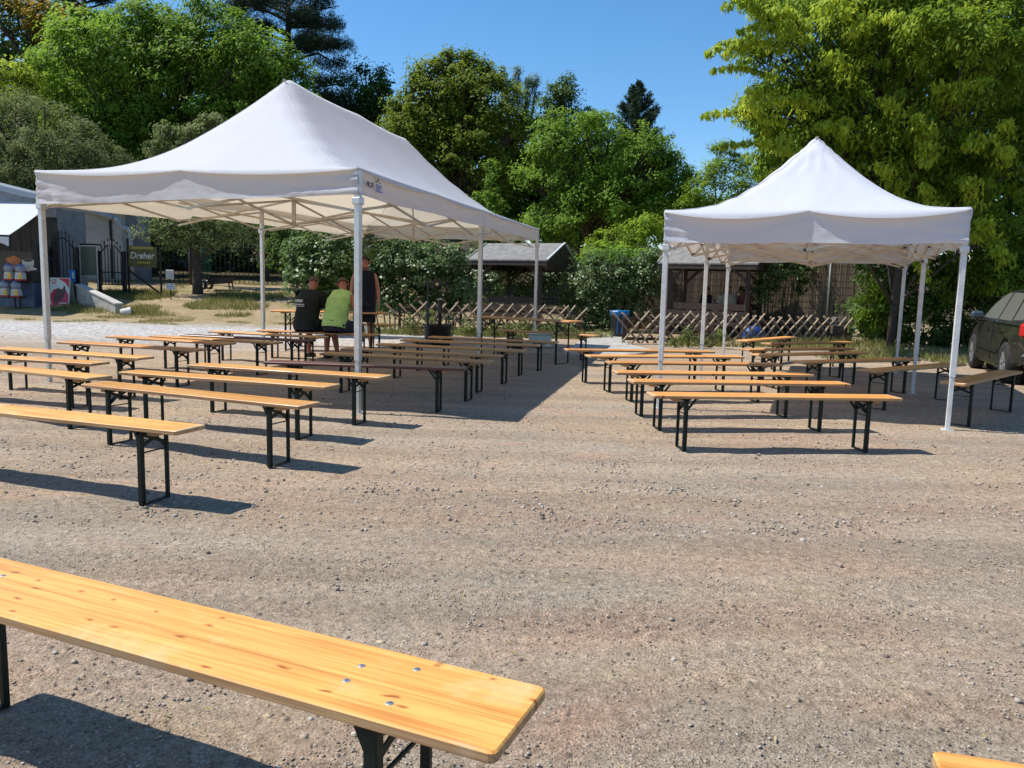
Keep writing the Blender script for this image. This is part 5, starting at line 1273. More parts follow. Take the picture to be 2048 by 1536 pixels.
# retaining wall beside the slope
A_ = Vector((at(160, 600, 28.4).x, 28.4)); E_ = at(238, 630, 26.9)
t = thing('retaining_wall', 'low sloping concrete wall beside the gate ending at the white bucket', 'wall', (A_.x, A_.y, 0)); mb = MB()
dx, dy = E_.x - A_.x, E_.y - A_.y; ln = math.hypot(dx, dy); ux, uy = dx / ln, dy / ln
mb.prism([(0, 0), (ln, 0), (ln, .38), (ln - .12, .41), (0, .98)], -.12, .12, lambda a, b, c: Vector((ux * a - uy * c, uy * a + ux * c, b))); mb.build('wall_body', M['concrete'], t)
mb = MB(); mb.prism([(-.02, .985), (ln - .10, .415), (ln + .02, .385), (ln + .02, .43), (ln - .10, .46), (-.02, 1.03)], -.15, .15, lambda a, b, c: Vector((ux * a - uy * c, uy * a + ux * c, b))); mb.build('coping', M['paving'], t)

# ------------------------------------------------------------------ iron gates
def gate(label, px0, px1, ptop, pmid, pbot, Y, nbar, lower=False):
    a = at(px0, 560, Y); b = at(px1, 560, Y); w_ = b.x - a.x; z0 = at(px0, pbot, Y).z; zg = max(0, terrain(a.x, Y))
    t = thing('iron_gate', label, 'gate', (a.x, Y, zg)); zt = at(px0, ptop, Y).z - zg; zm = at(px0, pmid, Y).z - zg; zb = z0 - zg
    for x in (-.06, w_ + .06):
        mb = MB(); mb.bar((x, 0, -.1), (x, 0, zm + .12), .13); mb.build('post', M['iron'], t)
    arch = lambda u: zm - .05 + (zt - zm) * .72 * math.sin(PI * u) ** .8
    for k in range(nbar):
        u = (k + .5) / nbar; x = w_ * u; top = arch(u) + .30
        mb = MB(); mb.tube([(x, 0, zb), (x, 0, top - .12)], .016, 5); mb.tube([(x, 0, top - .14), (x, 0, top - .09), (x, 0, top)], [.014, .030, .002], 5); mb.build('bar', M['iron'], t)
    for z in (zb + .03, zb + (zm - zb) * .42):
        mb = MB(); mb.bar((0, .0, z), (w_, .0, z), .03, .04); mb.build('crossbar', M['iron'], t)
    mb = MB(); mb.tube([(w_ * k / 14, -.015, arch(k / 14)) for k in range(15)], .022, 6); mb.build('arch_bar', M['iron'], t)
    if lower:
        for k in range(nbar):
            x = w_ * (k + 1) / nbar - .02; zz = zb + (zm - zb) * .42
            mb = MB(); mb.tube([(x, -.04, zb), (x, -.04, zz + .22), (x, -.04, zz + .32)], [.013, .013, .002], 5); mb.build('short_bar', M['iron'], t)
    return t
gate('tall arched wrought iron gate left of the green notice board', 104, 152, 462, 500, 622, 29.0, 7, True)
gate('smaller arched wrought iron gate right of the green notice board', 202, 246, 478, 508, 570, 30.5, 7)
t = thing('iron_fence', 'short run of iron railings between the left tent leg and the tall gate', 'fence', (at(80, 560, 28.6).x, 28.6, 0))
for k in range(5):
    x = k * .13; zt = 2.35 - .12 * k; mb = MB(); mb.tube([(x, 0, 0), (x, 0, zt)], .02, 5); mb.build('bar', M['iron'], t)
mb = MB(); mb.bar((-.05, 0, 1.9), (.6, 0, 1.9), .03, .04); mb.build('crossbar', M['iron'], t)
mb = MB(); mb.bar((.3, .05, 0), (.3, .05, 2.2), .12); mb.build('post', M['iron'], t)
# parcel box hanging in the gate
M['signblue'] = simple('blue_sign', (.01, .17, .55), .35, 0, .05)
c = at(145, 552, 28.8); t = thing('sign_plate', 'bright blue plate with a white field hanging on the tall gate', 'sign', c); mb = MB(); mb.box((0, 0, 0), (.20, .03, .42), bev=.006); mb.build('plate', M['signblue'], t)
mb = MB(); mb.box((.03, -.018, .02), (.06, .006, .22)); mb.build('white_field', M['whitepl'], t)
# notice board
M['boardgreen'] = simple('grey_green_board', (.085, .105, .075), .6, 0, .1, 3)
c = at(163, 560, 29.4); t = thing('notice_board', 'blank grey green notice board in a pale frame between the gates', 'board', (c.x, c.y, terrain(c.x, c.y)))
w_ = at(195, 520, 29.4).x - c.x; z0, z1 = at(180, 552, 29.4).z - t.location.z, at(180, 492, 29.4).z - t.location.z
mb = MB(); mb.box((w_ / 2, 0, (z0 + z1) / 2), (w_, .04, z1 - z0)); mb.build('panel', M['boardgreen'], t)
for a_, b_ in (((0, z0), (w_, z0)), ((0, z1), (w_, z1)), ((w_, z0 - .5), (w_, z1)), ((0, z0 - .5), (0, z1))):
    mb = MB(); mb.bar((a_[0], -.03, a_[1]), (b_[0], -.03, b_[1]), .035, .035); mb.build('frame', M['gutter'], t)
mb = MB(); mb.bar((-.05, .1, z1 + .06), (w_ + .1, .1, z1 + .06), .06, .06); mb.build('top_beam', M['iron'], t)
# banner
M['banner'] = simple('dark_olive_banner', (.045, .040, .008), .5, 0, .6, 2.2, col2=(.10, .095, .010)); M['bannergold'] = simple('gold_print', (.30, .24, .03), .4)
YD = 30.6; a = at(258, 540, YD); zt_, zb_ = at(258, 491, YD).z, at(258, 533, YD).z; w_ = at(314, 520, YD).x - a.x
t = thing('beer_banner', 'dark olive Dreher beer banner hanging on the fence under the slim tree', 'banner', (a.x, YD, terrain(a.x, YD))); g0 = t.location.z
mb = MB(); vs = []; n = 16
for r in range(5):
    for i in range(n + 1): vs.append((w_ * i / n, .02 * math.sin(i * .8 + r), zt_ - g0 + (zb_ - zt_) * r / 4 - .03 * i / n))
mb.add(vs, [(r * (n + 1) + i, r * (n + 1) + i + 1, (r + 1) * (n + 1) + i + 1, (r + 1) * (n + 1) + i) for r in range(4) for i in range(n)], True); bn = mb.build('cloth', M['banner'], t)
text_mesh('Dreher', .34, 'lettering', M['cream'], t, frame_mtx((w_ * .5, -.05, (zt_ + zb_) / 2 - g0 + .02), (1, 0, 0), (0, 0, 1)), shear=.12, offset=.006, sx=.9)
mb = MB(); mb.box((w_ * .5, -.035, zt_ - g0 - .08), (w_ * .8, .006, .10)); mb.build('gold_band', M['bannergold'], t)
mb = MB(); mb.box((w_ * .55, -.035, zb_ - g0 + .16), (w_ * .45, .006, .07)); mb.build('gold_band', M['bannergold'], t)
for x in (-.06, w_ + .1):
    mb = MB(); mb.bar((x, .08, -.1), (x, .08, zt_ - g0 + .25), .06); mb.build('post', M['iron'], t)
mb = MB(); mb.bar((-.1, .1, zb_ - g0 - .1), (1.4, .0, -.1), .06); mb.build('strut', M['iron'], t)
# rail fence beyond
t = thing('iron_fence', 'low black railings running right from the beer banner behind the trunks', 'fence', (at(320, 540, 34).x, 34, terrain(-15, 34)))
for k in range(26):
    mb = MB(); mb.tube([(k * .2, 0, 0), (k * .2, 0, 1.7)], .014, 4); mb.build('bar', M['iron'], t)
for z in (.2, 1.5):
    mb = MB(); mb.bar((-.1, 0, z), (5.1, 0, z), .03, .03); mb.build('crossbar', M['iron'], t)
# green plastic crates stack behind the trunk
M['greencrate'] = simple('green_crate_plastic', (.035, .16, .085), .5, 0, .2)
c = at(385, 590, 36); cz = terrain(c.x, 36)
for k in range(5):
    px = 402; z0 = cz + .35 + k * .34
    t = thing('crate', ['lowest green lattice crate of the stack behind the slim tree', 'second green lattice crate from the bottom behind the slim tree', 'middle green lattice crate of the stack behind the slim tree', 'fourth green lattice crate from the bottom behind the slim tree', 'topmost green lattice crate of the stack behind the slim tree'][k], 'crate', (at(px, 540, 36).x + .05 * (k % 2), 36, z0 - .35), group='green crates behind the slim tree')
    mb = MB(); mb.box((0, 0, .02), (.95, .6, .03)); mb.build('floor', M['greencrate'], t)
    for q in range(3):
        mb = MB(); mb.box((0, -.3, .08 + q * .09), (.95, .025, .035)); mb.build('slat', M['greencrate'], t)
    for q in range(5):
        mb = MB(); mb.box((-.46 + q * .23, -.315, .16), (.035, .02, .29)); mb.build('rib', M['greencrate'], t)
# wheelbarrow-like garden cart
c = at(424, 588, 32.0); t = thing('garden_cart', 'small dark two wheeled garden cart lying on the dry grass by the slim tree', 'cart', (c.x, 32, terrain(c.x, 32)))
mb = MB(); mb.prism([(-.05, .22), (.75, .30), (.85, .52), (-.1, .46)], -.25, .25); mb.build('tray', M['darkwood'], t)
for y in (-.3, .3):
    mb = MB(); mb.lathe([(.10, -.03), (.20, -.03), (.20, .03), (.10, .03)], (-.25, y, .20), 16, Matrix.Rotation(PI / 2, 3, 'X')); mb.build('wheel', M['blackplastic'], t)
mb = MB(); mb.bar((-.25, -.3, .2), (-.25, .3, .2), .03); mb.build('axle', M['iron'], t)
for y in (-.2, .2):
    mb = MB(); mb.bar((.75, y, .35), (.80, y, 0), .04); mb.build('leg', M['iron'], t)
mb = MB(); mb.bar((-.5, 0, .3), (.0, 0, .33), .04); mb.build('handle', M['iron'], t)
# small notices on a post
c = at(341, 590, 29.6); gz0 = terrain(c.x, 29.6); t = thing('notice_post', 'thin post with a grey notice over a small white lettered plate', 'sign', (c.x, 29.6, gz0)); mb = MB()
zA, zB2, zC, zD = [at(341, q, 29.6).z - gz0 for q in (540, 558, 567, 579)]
mb.bar((0, .03, -.1), (0, .03, zA), .03); mb.build('post', M['iron'], t)
mb = MB(); mb.box((0, 0, (zA + zB2) / 2), (.30, .02, zA - zB2), bev=.01); mb.build('plate', M['gutter'], t)
mb = MB(); mb.box((0, 0, (zC + zD) / 2), (.36, .02, zC - zD)); pl = mb.build('plate', M['whitepl'], t)
for k in range(3):
    mb = MB(); mb.box((0, -.013, (zC + zD) / 2 + .06 - .06 * k), (.26, .004, .018)); mb.build('line_of_print', M['inkblue'], pl)
# white bucket
c = gp(252, 633); t = thing('bucket', 'white plastic bucket lying at the end of the low concrete wall', 'bucket', (c[0], c[1], .15))
t.rotation_euler = (0, math.radians(80), .4); mb = MB(); mb.lathe([(0, -.16), (.12, -.16), (.15, .16), (.16, .17), (.14, .16), (.11, -.14), (0, -.14)], n=20); mb.build('body', M['whitepl'], t)
mb = MB(); mb.tube([(.15, 0, .13), (.12, .12, .20), (0, .17, .22), (-.12, .12, .20), (-.15, 0, .13)], .006, 5); mb.build('handle', M['greymetal'], t)
# A-board with ice cream poster
M['posterred'] = simple('poster_red', (.52, .015, .045), .35, 0, .05); M['posterwhite'] = simple('poster_white', (.62, .66, .62), .35, 0, .04); M['choc'] = simple('chocolate_print', (.11, .035, .030), .4, 0, .4, 30)
YP = 27.9; a = at(98, 627, YP); b = at(137, 627, YP); w_ = b.x - a.x; h_ = at(104, 558, YP).z
t = thing('sandwich_board', 'red and white pavement poster board showing a chocolate ice cream on a stick', 'sign', (a.x, YP, .05)); t.rotation_euler = (math.radians(-8), 0, 0)
mb = MB(); mb.box((w_ / 2, .03, h_ / 2), (w_ + .04, .03, h_ + .04), bev=.006); mb.build('frame', M['gutter'], t)
mb = MB(); mb.box((w_ / 2, .35, h_ / 2 - .02), (w_ + .03, .03, h_), rot=Matrix.Rotation(.42, 3, 'X')); mb.build('rear_panel', M['concrete'], t)
mb = MB(); mb.box((w_ / 2, .008, h_ / 2), (w_, .008, h_)); mb.build('poster', M['posterwhite'], t)
def pp(ps, y, mat, name): mb = MB(); mb.prism([(x * w_, z * h_) for x, z in ps], y, y + .002); return mb.build(name, mat, t)
pp([(.42, .99), (.99, .99), (.99, .70), (.80, .86)], .0, M['posterred'], 'print')
pp([(.01, .01), (.55, .05), (.30, .13), (.01, .26)], .0, M['posterred'], 'print')
pp([(.16, .20), (.93, .05), (.97, .06), (.97, .50), (.80, .66), (.50, .70), (.20, .66), (.04, .50), (.06, .33)], .0, M['posterred'], 'print')
pp([(.22, .30), (.28, .24), (.55, .30), (.72, .44), (.82, .62), (.80, .74), (.68, .80), (.45, .74), (.30, .60), (.22, .44)], -.003, M['choc'], 'ice_cream')
pp([(.42, .74), (.52, .67), (.68, .68), (.72, .76), (.66, .84), (.50, .86), (.40, .80)], -.006, M['posterwhite'], 'ice_cream_bite')
pp([(.24, .24), (.30, .23), (.26, .14), (.20, .14)], -.003, M['choc'], 'stick')
pp([(.08, .95), (.34, .95), (.32, .87), (.21, .82), (.10, .87)], -.003, M['posterred'], 'logo'); pp([(.12, .93), (.30, .93), (.28, .885), (.21, .86), (.13, .885)], -.005, M['posterwhite'], 'logo')
for z in (.235, .165): pp([(.52, z), (.90, z), (.90, z + .03), (.52, z + .03)], -.003, M['posterwhite'], 'line_of_print')

# ------------------------------------------------------------------ parked car
M['carpaint'] = simple('dusty_dark_car_paint', (.016, .017, .014), .30, .2, .35, 3, col2=(.045, .042, .034), coat=.5)
mcg, Nc, Lc, bc_ = newmat('car_glass'); bc_.inputs['Base Color'].default_value = (.13, .13, .11, 1); bc_.inputs['Roughness'].default_value = .28; bc_.inputs['Specular IOR Level'].default_value = .7; M['carglass'] = mcg
M['rubber'] = simple('tyre_rubber', (.015, .015, .016), .85); M['rim'] = simple('alloy_rim', (.42, .42, .41), .35, .7, .15, 8); M['redlens'] = simple('red_tail_lens', (.55, .012, .015), .2, 0, .05)
M['mirrorblue'] = simple('mirror_housing', (.05, .075, .10), .3, .2, .1)
f_ = Vector((.36, .933, 0)).normalized(); l_ = Vector((-f_.y, f_.x, 0)); rw = Vector((7.98, 12.62, 0)); O_ = rw + f_ * 1.30 - l_ * .78
t = thing('parked_car', 'dusty dark estate car parked at the right edge facing away', 'car', (O_.x, O_.y, 0), math.atan2(f_.y, f_.x)); t.scale = (1.05, 1.05, 1.05)
wr = .315
def arch(cx, r, n=9): return [(cx - r * math.cos(PI * k / (n - 1)), .315 + r * math.sin(PI * k / (n - 1))) for k in range(n)][::-1]
side = [(-2.18, .34), (-2.22, .60), (-2.15, .92), (-1.9, .99), (.55, .93), (1.25, .86), (1.85, .74), (2.10, .58), (2.12, .32)] 
side += [(1.35 + .36 * math.cos(a), .30 + .38 * math.sin(a)) for a in [PI * k / 10 for k in range(0, 11)]]
side += [(.9, .20), (-.85, .20)]
side += [(-1.30 + .36 * math.cos(a), .30 + .38 * math.sin(a)) for a in [PI * k / 10 for k in range(0, 11)]]
bm = bmesh.new()
def ringv(y, k): return [bm.verts.new((x, y, z + (0 if z > .5 else 0))) for x, z in side]
ys_ = [(-.80, .97), (-.86, 1), (.86, 1), (.80, .97)]; rings = []
for yy, sc in ((-.84, 1), (.84, 1)): rings.append([bm.verts.new((x, yy * (1 - .06 * smooth(.55, 1.0, z)) * (1 - .10 * smooth(1.4, 2.15, abs(x))), z)) for x, z in side])
n = len(side)
for i in range(n): bm.faces.new((rings[0][i], rings[0][(i + 1) % n], rings[1][(i + 1) % n], rings[1][i]))
f1 = bm.faces.new(rings[0][::-1]); f2 = bm.faces.new(rings[1]); bmesh.ops.recalc_face_normals(bm, faces=bm.faces)
ed = [e for e in bm.edges if all(v in rings[0] for v in e.verts) or all(v in rings[1] for v in e.verts)]
bmesh.ops.bevel(bm, geom=ed, offset=.035, segments=3, affect='EDGES')
me = D.meshes.new('body'); bm.to_mesh(me); bm.free()
for p_ in me.polygons: p_.use_smooth = True
body = mobj('body', me, t, M['carpaint'])
try: me.set_sharp_from_angle(angle=math.radians(35))
except Exception: pass
# cabin: curved loft
prof = [(-2.12, .93), (-1.98, 1.20), (-1.70, 1.39), (-1.2, 1.46), (-.5, 1.485), (.0, 1.46), (.35, 1.38), (.75, 1.17), (1.12, .92)]
def yw(z): return .79 - .24 * ((z - .9) / .58) ** 1.3 if z > .9 else .79
mb = MB(); vs = []; m = 9
for x, z in prof:
    for k in range(m):
        u = -1 + 2 * k / (m - 1); vs.append((x, u * yw(z), z - .05 * abs(u) ** 3))
mb.add(vs, [(i * m + k, i * m + k + 1, (i + 1) * m + k + 1, (i + 1) * m + k) for i in range(len(prof) - 1) for k in range(m - 1)], True)
for sg, kk in ((-1, 0), (1, m - 1)):
    ed_ = [(x, sg * yw(z), z - .05) for x, z in prof]; bt = [(x, sg * .79, .90) for x, z in prof]
    mb.add(ed_ + bt, [(i, i + 1, len(prof) + i + 1, len(prof) + i) for i in range(len(prof) - 1)], False)
mb.build('roof_and_pillars', M['carpaint'], t)
def sidewin(ps, name):
    for sg in (1, -1):
        mb = MB(); q = [(x, sg * (yw(z + .05) * 1.0 + .012 + (.79 - yw(z + .05)) * .0), z) for x, z in ps]; mb.add(q, [tuple(range(len(q)))]); mb.build(name, M['carglass'], t)
def wy(z): return .79 + (yw(1.44) - .79) * ((z - .90) / .49)
def sidewin2(ps, name):
    for sg in (1, -1):
        q = [(x, sg * (yw(z + .05) + .006), z) for x, z in ps]; mb = MB(); mb.add(q, [tuple(range(len(q)))]); mb.build(name, M['carglass'], t)
sidewin2([(-.25, .95), (.92, .95), (.62, 1.16), (.28, 1.31), (.02, 1.375), (-.25, 1.385)], 'front_window')
sidewin2([(-1.25, .95), (-.33, .95), (-.33, 1.385), (-1.15, 1.37), (-1.25, 1.2)], 'rear_window')
sidewin2([(-1.95, .98), (-1.33, .96), (-1.33, 1.2), (-1.24, 1.36), (-1.62, 1.30)], 'quarter_window')
for sg in (1, -1):
    for x in (1.35, -1.30):
        w2 = thing('wheel', None, None); w2.parent = t; w2.location = (x, sg * .76, wr)
        R_ = Matrix.Rotation(-PI / 2 * sg, 3, 'X'); mb = MB(); mb.lathe([(.19, -.09), (.29, -.10), (.315, -.07), (.315, .07), (.29, .095), (.205, .09)], (0, 0, 0), 28, R_); mb.build('tyre', M['rubber'], w2)
        mb = MB(); mb.lathe([(.21, .07), (.20, .085), (.19, .05), (.06, .03), (.05, .06), (0, .065)], (0, 0, 0), 28, R_)
        for k in range(7):
            a = 2 * PI * k / 7; d3 = R_ @ Vector((math.cos(a), math.sin(a), 0)); nn_ = R_ @ Vector((0, 0, 1)); mb.bar(d3 * .05 + nn_ * .065, d3 * .195 + nn_ * .075, .035, .02, up=tuple(nn_))
        tag(mb.build('rim', M['rim'], w2), kind='stuff')
    # wheel wells
    for x in (1.35, -1.30):
        mb = MB(); mb.lathe([(0, 0), (.365, 0), (.365, .03), (0, .03)], (x, sg * .55, .33), 20, Matrix.Rotation(PI / 2, 3, 'X')); mb.build('wheel_well', M['rubber'], t)
    mb = MB(); mb.box((.80, sg * .90, .99), (.13, .20, .13), bev=.035); mr = mb.build('wing_mirror', M['mirrorblue'], t)
    mb = MB(); mb.box((-2.10, sg * .72, .84), (.16, .20, .20), bev=.03); mb.build('tail_light', M['redlens'], t)
    for x in (.05, -.95):
        mb = MB(); mb.bar((x, sg * .862, .82), (x + .18, sg * .862, .825), .03, .025); mb.build('door_handle', M['carpaint'], t)
    mb = MB(); mb.bar((-.85, sg * .852, .46), (.90, sg * .852, .46), .02, .05); mb.build('rubbing_strip', M['blackplastic'], t)
    for x, z0, z1 in ((-.29, .3, .93), (.86, .3, .90)):
        mb = MB(); mb.bar((x, sg * .846, z0), (x, sg * .828, z1), .008, .012); mb.build('door_gap', M['blackplastic'], t)
mb = MB(); mb.box((-2.18, 0, .42), (.16, 1.6, .22), bev=.05); mb.build('rear_bumper', M['carpaint'], t)
mb = MB(); mb.box((2.08, 0, .42), (.16, 1.55, .24), bev=.05); mb.build('front_bumper', M['carpaint'], t)
mb = MB(); mb.box((0, 0, .24), (3.0, 1.35, .12)); mb.build('underbody', M['rubber'], t)

# ------------------------------------------------------------------ people
M['skin'] = simple('tanned_skin', (.40, .185, .115), .55, 0, .12, 14, spec=.35); M['skinred'] = simple('reddish_skin', (.40, .14, .085), .5, 0, .15, 14, spec=.35)
M['hair'] = simple('short_dark_hair', (.030, .020, .014), .8, 0, .4, 80, bump=.5, bscale=150); M['hairgrey'] = simple('cropped_grey_hair', (.10, .075, .055), .85, 0, .3, 80, bump=.5, bscale=150)
M['teedark'] = simple('black_green_tee', (.007, .010, .007), .9, 0, .3, 6, bump=.5, bscale=10); M['teegreen'] = simple('lime_tank_top', (.42, .60, .19), .85, 0, .22, 5, bump=.7, bscale=12, col2=(.30, .45, .12))
M['teenavy'] = simple('navy_tank_top', (.004, .006, .016), .95, 0, .3, 6, bump=.4, bscale=10); M['shorts'] = simple('dark_shorts', (.016, .020, .034), .9, 0, .3, 6, bump=.4, bscale=12)
M['shoe'] = simple('dark_shoes', (.02, .018, .016), .7); M['creamshirt'] = simple('cream_shirt', (.42, .34, .22), .85, 0, .15, 6, bump=.4, bscale=10); M['redshirt'] = simple('dark_red_shirt', (.16, .03, .03), .85, 0, .2, 6)
def skin_mesh(name, V, E, R, mat, parent, sub=2):
    me = D.meshes.new(name + '_base'); me.from_pydata([tuple(v) for v in V], E, []); me.update()
    o = D.objects.new(name + '_base', me); C.objects.link(o)
    sk = o.modifiers.new('skin', 'SKIN'); sk.use_smooth_shade = True; sk.branch_smoothing = .6
    for i, r in enumerate(R):
        r = r if isinstance(r, tuple) else (r, r); me.skin_vertices[0].data[i].radius = r
    me.skin_vertices[0].data[0].use_root = True
    sb = o.modifiers.new('sub', 'SUBSURF'); sb.levels = sub; sb.render_levels = sub
    dg = bpy.context.evaluated_depsgraph_get(); dg.update(); m2 = D.meshes.new_from_object(o.evaluated_get(dg)); m2.name = name
    D.objects.remove(o); m2.materials.clear()
    for p_ in m2.polygons: p_.use_smooth = True
    return mobj(name, m2, parent, mat)
def loft(name, rings, mat, parent, n=24, wr=.008, seed=0, cap=False):
    """rings: (center, side_vec*rx, front_vec*ry)"""
    mb = MB(); vs = []
    m = 4; fine = []
    for i in range(len(rings) - 1):
        for q in range(m):
            u = q / m; a, b = rings[i], rings[i + 1]; fine.append([Vector(a[k]).lerp(Vector(b[k]), u * u * (3 - 2 * u) * .5 + u * .5) for k in range(3)])
    fine.append([Vector(x) for x in rings[-1]])
    for j, (c, sx, fy) in enumerate(fine):
        for k in range(n):
            a = 2 * PI * k / n; ca, sa = math.cos(a), math.sin(a)
            sq = 1.0 / (abs(ca) ** 2.5 + abs(sa) ** 2.5) ** .4
            d = sx * ca * sq + fy * sa * sq; w_ = 1 + wr * 9 * noise.noise((ca * 2 + seed, sa * 2, j * .35)) * .35 + wr * math.sin(j * 1.3 + 3 * a + seed)
            vs.append(c + d * w_)
    fs = [(i * n + k, i * n + (k + 1) % n, (i + 1) * n + (k + 1) % n, (i + 1) * n + k) for i in range(len(fine) - 1) for k in range(n)]
    mb.add(vs, fs, True)
    if cap: mb.f.append(tuple(range((len(fine) - 1) * n, len(fine) * n))); mb.m.append(0); mb.smooth.append(True)
    return mb.build(name, mat, parent)
def person(label, loc, rz, J, scale=1.0, skin='skin', hair='hair', shirt=None, shirtmat=None, sleeves=None, shorts=True, heavy=1.0, group=None, hairlong=0):
    """J: joints in the person's own frame, x to their left side, -y is the way they face"""
    t = thing('person', label, 'person', loc, rz, group); t.scale = (scale,) * 3
    V = []; E = []; R = []; ix = {}
    def v(nm, co, r): ix[nm] = len(V); V.append(Vector(co)); R.append(r); return ix[nm]
    def e(a, b): E.append((ix[a], ix[b]))
    H = heavy
    v('pelvis', J['pelvis'], .135 * H); v('waist', J['waist'], (.13 * H, .12 * H)); e('pelvis', 'waist')
    v('chest', J['chest'], (.150 * H, .125 * H)); e('waist', 'chest'); v('neckb', J['neck'], .065); e('chest', 'neckb')
    hd = Vector(J['head']); nk = Vector(J['neck']); up = (hd - nk).normalized(); face = Vector(J.get('face', (0, -1, 0))).normalized(); face = (face - up * face.dot(up)).normalized(); sd = up.cross(face)
    v('jaw', nk.lerp(hd, .45) + face * .012, .062); e('neckb', 'jaw'); v('head', hd + face * .0, (.083, .088)); e('jaw', 'head'); v('crown', hd + up * .085 - face * .012, .062); e('head', 'crown')
    for s, S_ in ((1, 'L'), (-1, 'R')):
        v('sh' + S_, J['sh' + S_], .062 * H); e('chest', 'sh' + S_); v('el' + S_, J['el' + S_], .043 * H); e('sh' + S_, 'el' + S_)
        w0 = Vector(J['wr' + S_]); v('wr' + S_, w0, .028 * H); e('el' + S_, 'wr' + S_)
        fd = (w0 - Vector(J['el' + S_])).normalized(); v('ha' + S_, w0 + fd * .07, (.040, .020)); e('wr' + S_, 'ha' + S_)
        v('hip' + S_, J['hip' + S_], .095 * H); e('pelvis', 'hip' + S_); v('kn' + S_, J['kn' + S_], .060 * H); e('hip' + S_, 'kn' + S_)
        a0, k0 = Vector(J['an' + S_]), Vector(J['kn' + S_]); v('ca' + S_, k0.lerp(a0, .35) + Vector((0, .012, 0)), .058 * H); e('kn' + S_, 'ca' + S_); v('an' + S_, a0, .036); e('ca' + S_, 'an' + S_)
        v('to' + S_, a0 + Vector(J.get('foot', (0, -.17, 0))) + Vector((0, 0, -.045)), .034); e('an' + S_, 'to' + S_)
    b = skin_mesh('body', V, E, R, M[skin], t)
    # fingers and thumb
    for s, S_ in ((1, 'L'), (-1, 'R')):
        w0 = Vector(J['wr' + S_]); fd = (w0 - Vector(J['el' + S_])).normalized(); side = Vector((0, -1, 0)); side = (side - fd * side.dot(fd)).normalized()
        mb = MB(); palm = fd.cross(side) * s
        for k in range(4):
            o0 = w0 + fd * .09 + side * (-.028 + k * .019); ln = (.062, .075, .080, .070)[k]
            mb.tube([o0, o0 + fd * ln * .55 + palm * .006, o0 + fd * ln + palm * .022], [.0095, .009, .007], 6)
        o0 = w0 + fd * .035 + side * .03; mb.tube([o0, o0 + side * .028 + fd * .02, o0 + side * .034 + fd * .055], [.012, .010, .008], 6)
        mb.build('fingers', M[skin], t)
    # face features and hair
    mb = MB(); c = hd + face * .085 - up * .005; mb.tube([c + up * .03, c + face * .018 - up * .012, c - up * .022], [.008, .013, .006], 6)
    mb.build('nose', M[skin], t)
    for s in (1, -1):
        mb = MB(); c = hd + sd * s * .084 - up * .01; mb.tube([c + up * .028, c + sd * s * .012, c - up * .026], [.010, .014, .008], 6); mb.build('ear', M[skin], t)
        mb = MB(); c = hd + sd * s * .032 + face * .083 + up * .022; mb.lathe([(0, -.006), (.007, -.004), (.008, 0), (.006, .005), (0, .006)], c, 8); mb.build('eye', M['blackplastic'], t)
    mb = MB(); c = hd + face * .082 - up * .048; mb.bar(c - sd * .022, c + sd * .022, .006, .008); mb.build('mouth', M['redlens'], t)
    vs = []; n = 20
    for j in range(9):
        ph = j / 8 * 1.75 + (.0 if not hairlong else .0)
        for k in range(n):
            a = 2 * PI * k / n; fr = math.cos(a)   # fr=1 front
            lim = 1.0 - .42 * max(0, fr) + hairlong * max(0, -fr)
            p_ = ph * lim
            d = up * math.cos(p_) + (face * fr + sd * math.sin(a)) * math.sin(p_)
            vs.append(hd + up * .022 + Vector(d) * (.096 + .004 * noise.noise(d * 8)) * (1.0 if not hairlong else 1.08))
    mb = MB(); mb.add(vs, [(i * n + k, i * n + (k + 1) % n, (i + 1) * n + (k + 1) % n, (i + 1) * n + k) for i in range(8) for k in range(n)], True); mb.build('hair', M[hair], t)
    # shirt
    if shirt:
        P_, W_, Ch, Nk = (Vector(J[k]) for k in ('pelvis', 'waist', 'chest', 'neck')); sL, sR = Vector(J['shL']), Vector(J['shR'])
        sx = (sL - sR).normalized()
        def fy(a, b): d = (b - a).normalized(); return sx.cross(d).normalized() * -1
        f1, f2, f3 = fy(P_, W_), fy(W_, Ch), fy(Ch, Nk)
        shm = (sL + sR) / 2
        rings = [(P_ - (W_ - P_) * shirt.get('drop', .45), sx * .182 * H, f1 * .160 * H), (P_, sx * .188 * H, f1 * .162 * H), (W_, sx * .180 * H, f1 * .150 * H), (W_.lerp(Ch, .6), sx * .184 * H, f2 * .148 * H), (Ch, sx * .190 * H, f2 * .146 * H),
                 (shm - (shm - Ch) * .12, sx * (.205 if sleeves else .178) * H, f3 * .125), (shm + (Nk - shm) * .35 + Vector((0, 0, .028)), sx * .165 * H, f3 * .095), (Nk - (Nk - shm) * .1 + Vector((0, 0, .005)), sx * .085, f3 * .080)]
        loft('shirt', rings, M[shirtmat], t, 28, .012, seed=loc[0])
        if sleeves:
            for S_ in 'LR':
                a, b_ = Vector(J['sh' + S_]), Vector(J['el' + S_]); d = (b_ - a).normalized(); u = d.cross(Vector((0, 1, .1))).normalized(); w2 = d.cross(u)
                loft('sleeve', [(a - d * .03, u * .085 * H, w2 * .085 * H), (a.lerp(b_, .4), u * .078 * H, w2 * .078 * H), (a.lerp(b_, sleeves), u * .075 * H, w2 * .075 * H)], M[shirtmat], t, 16, .02)
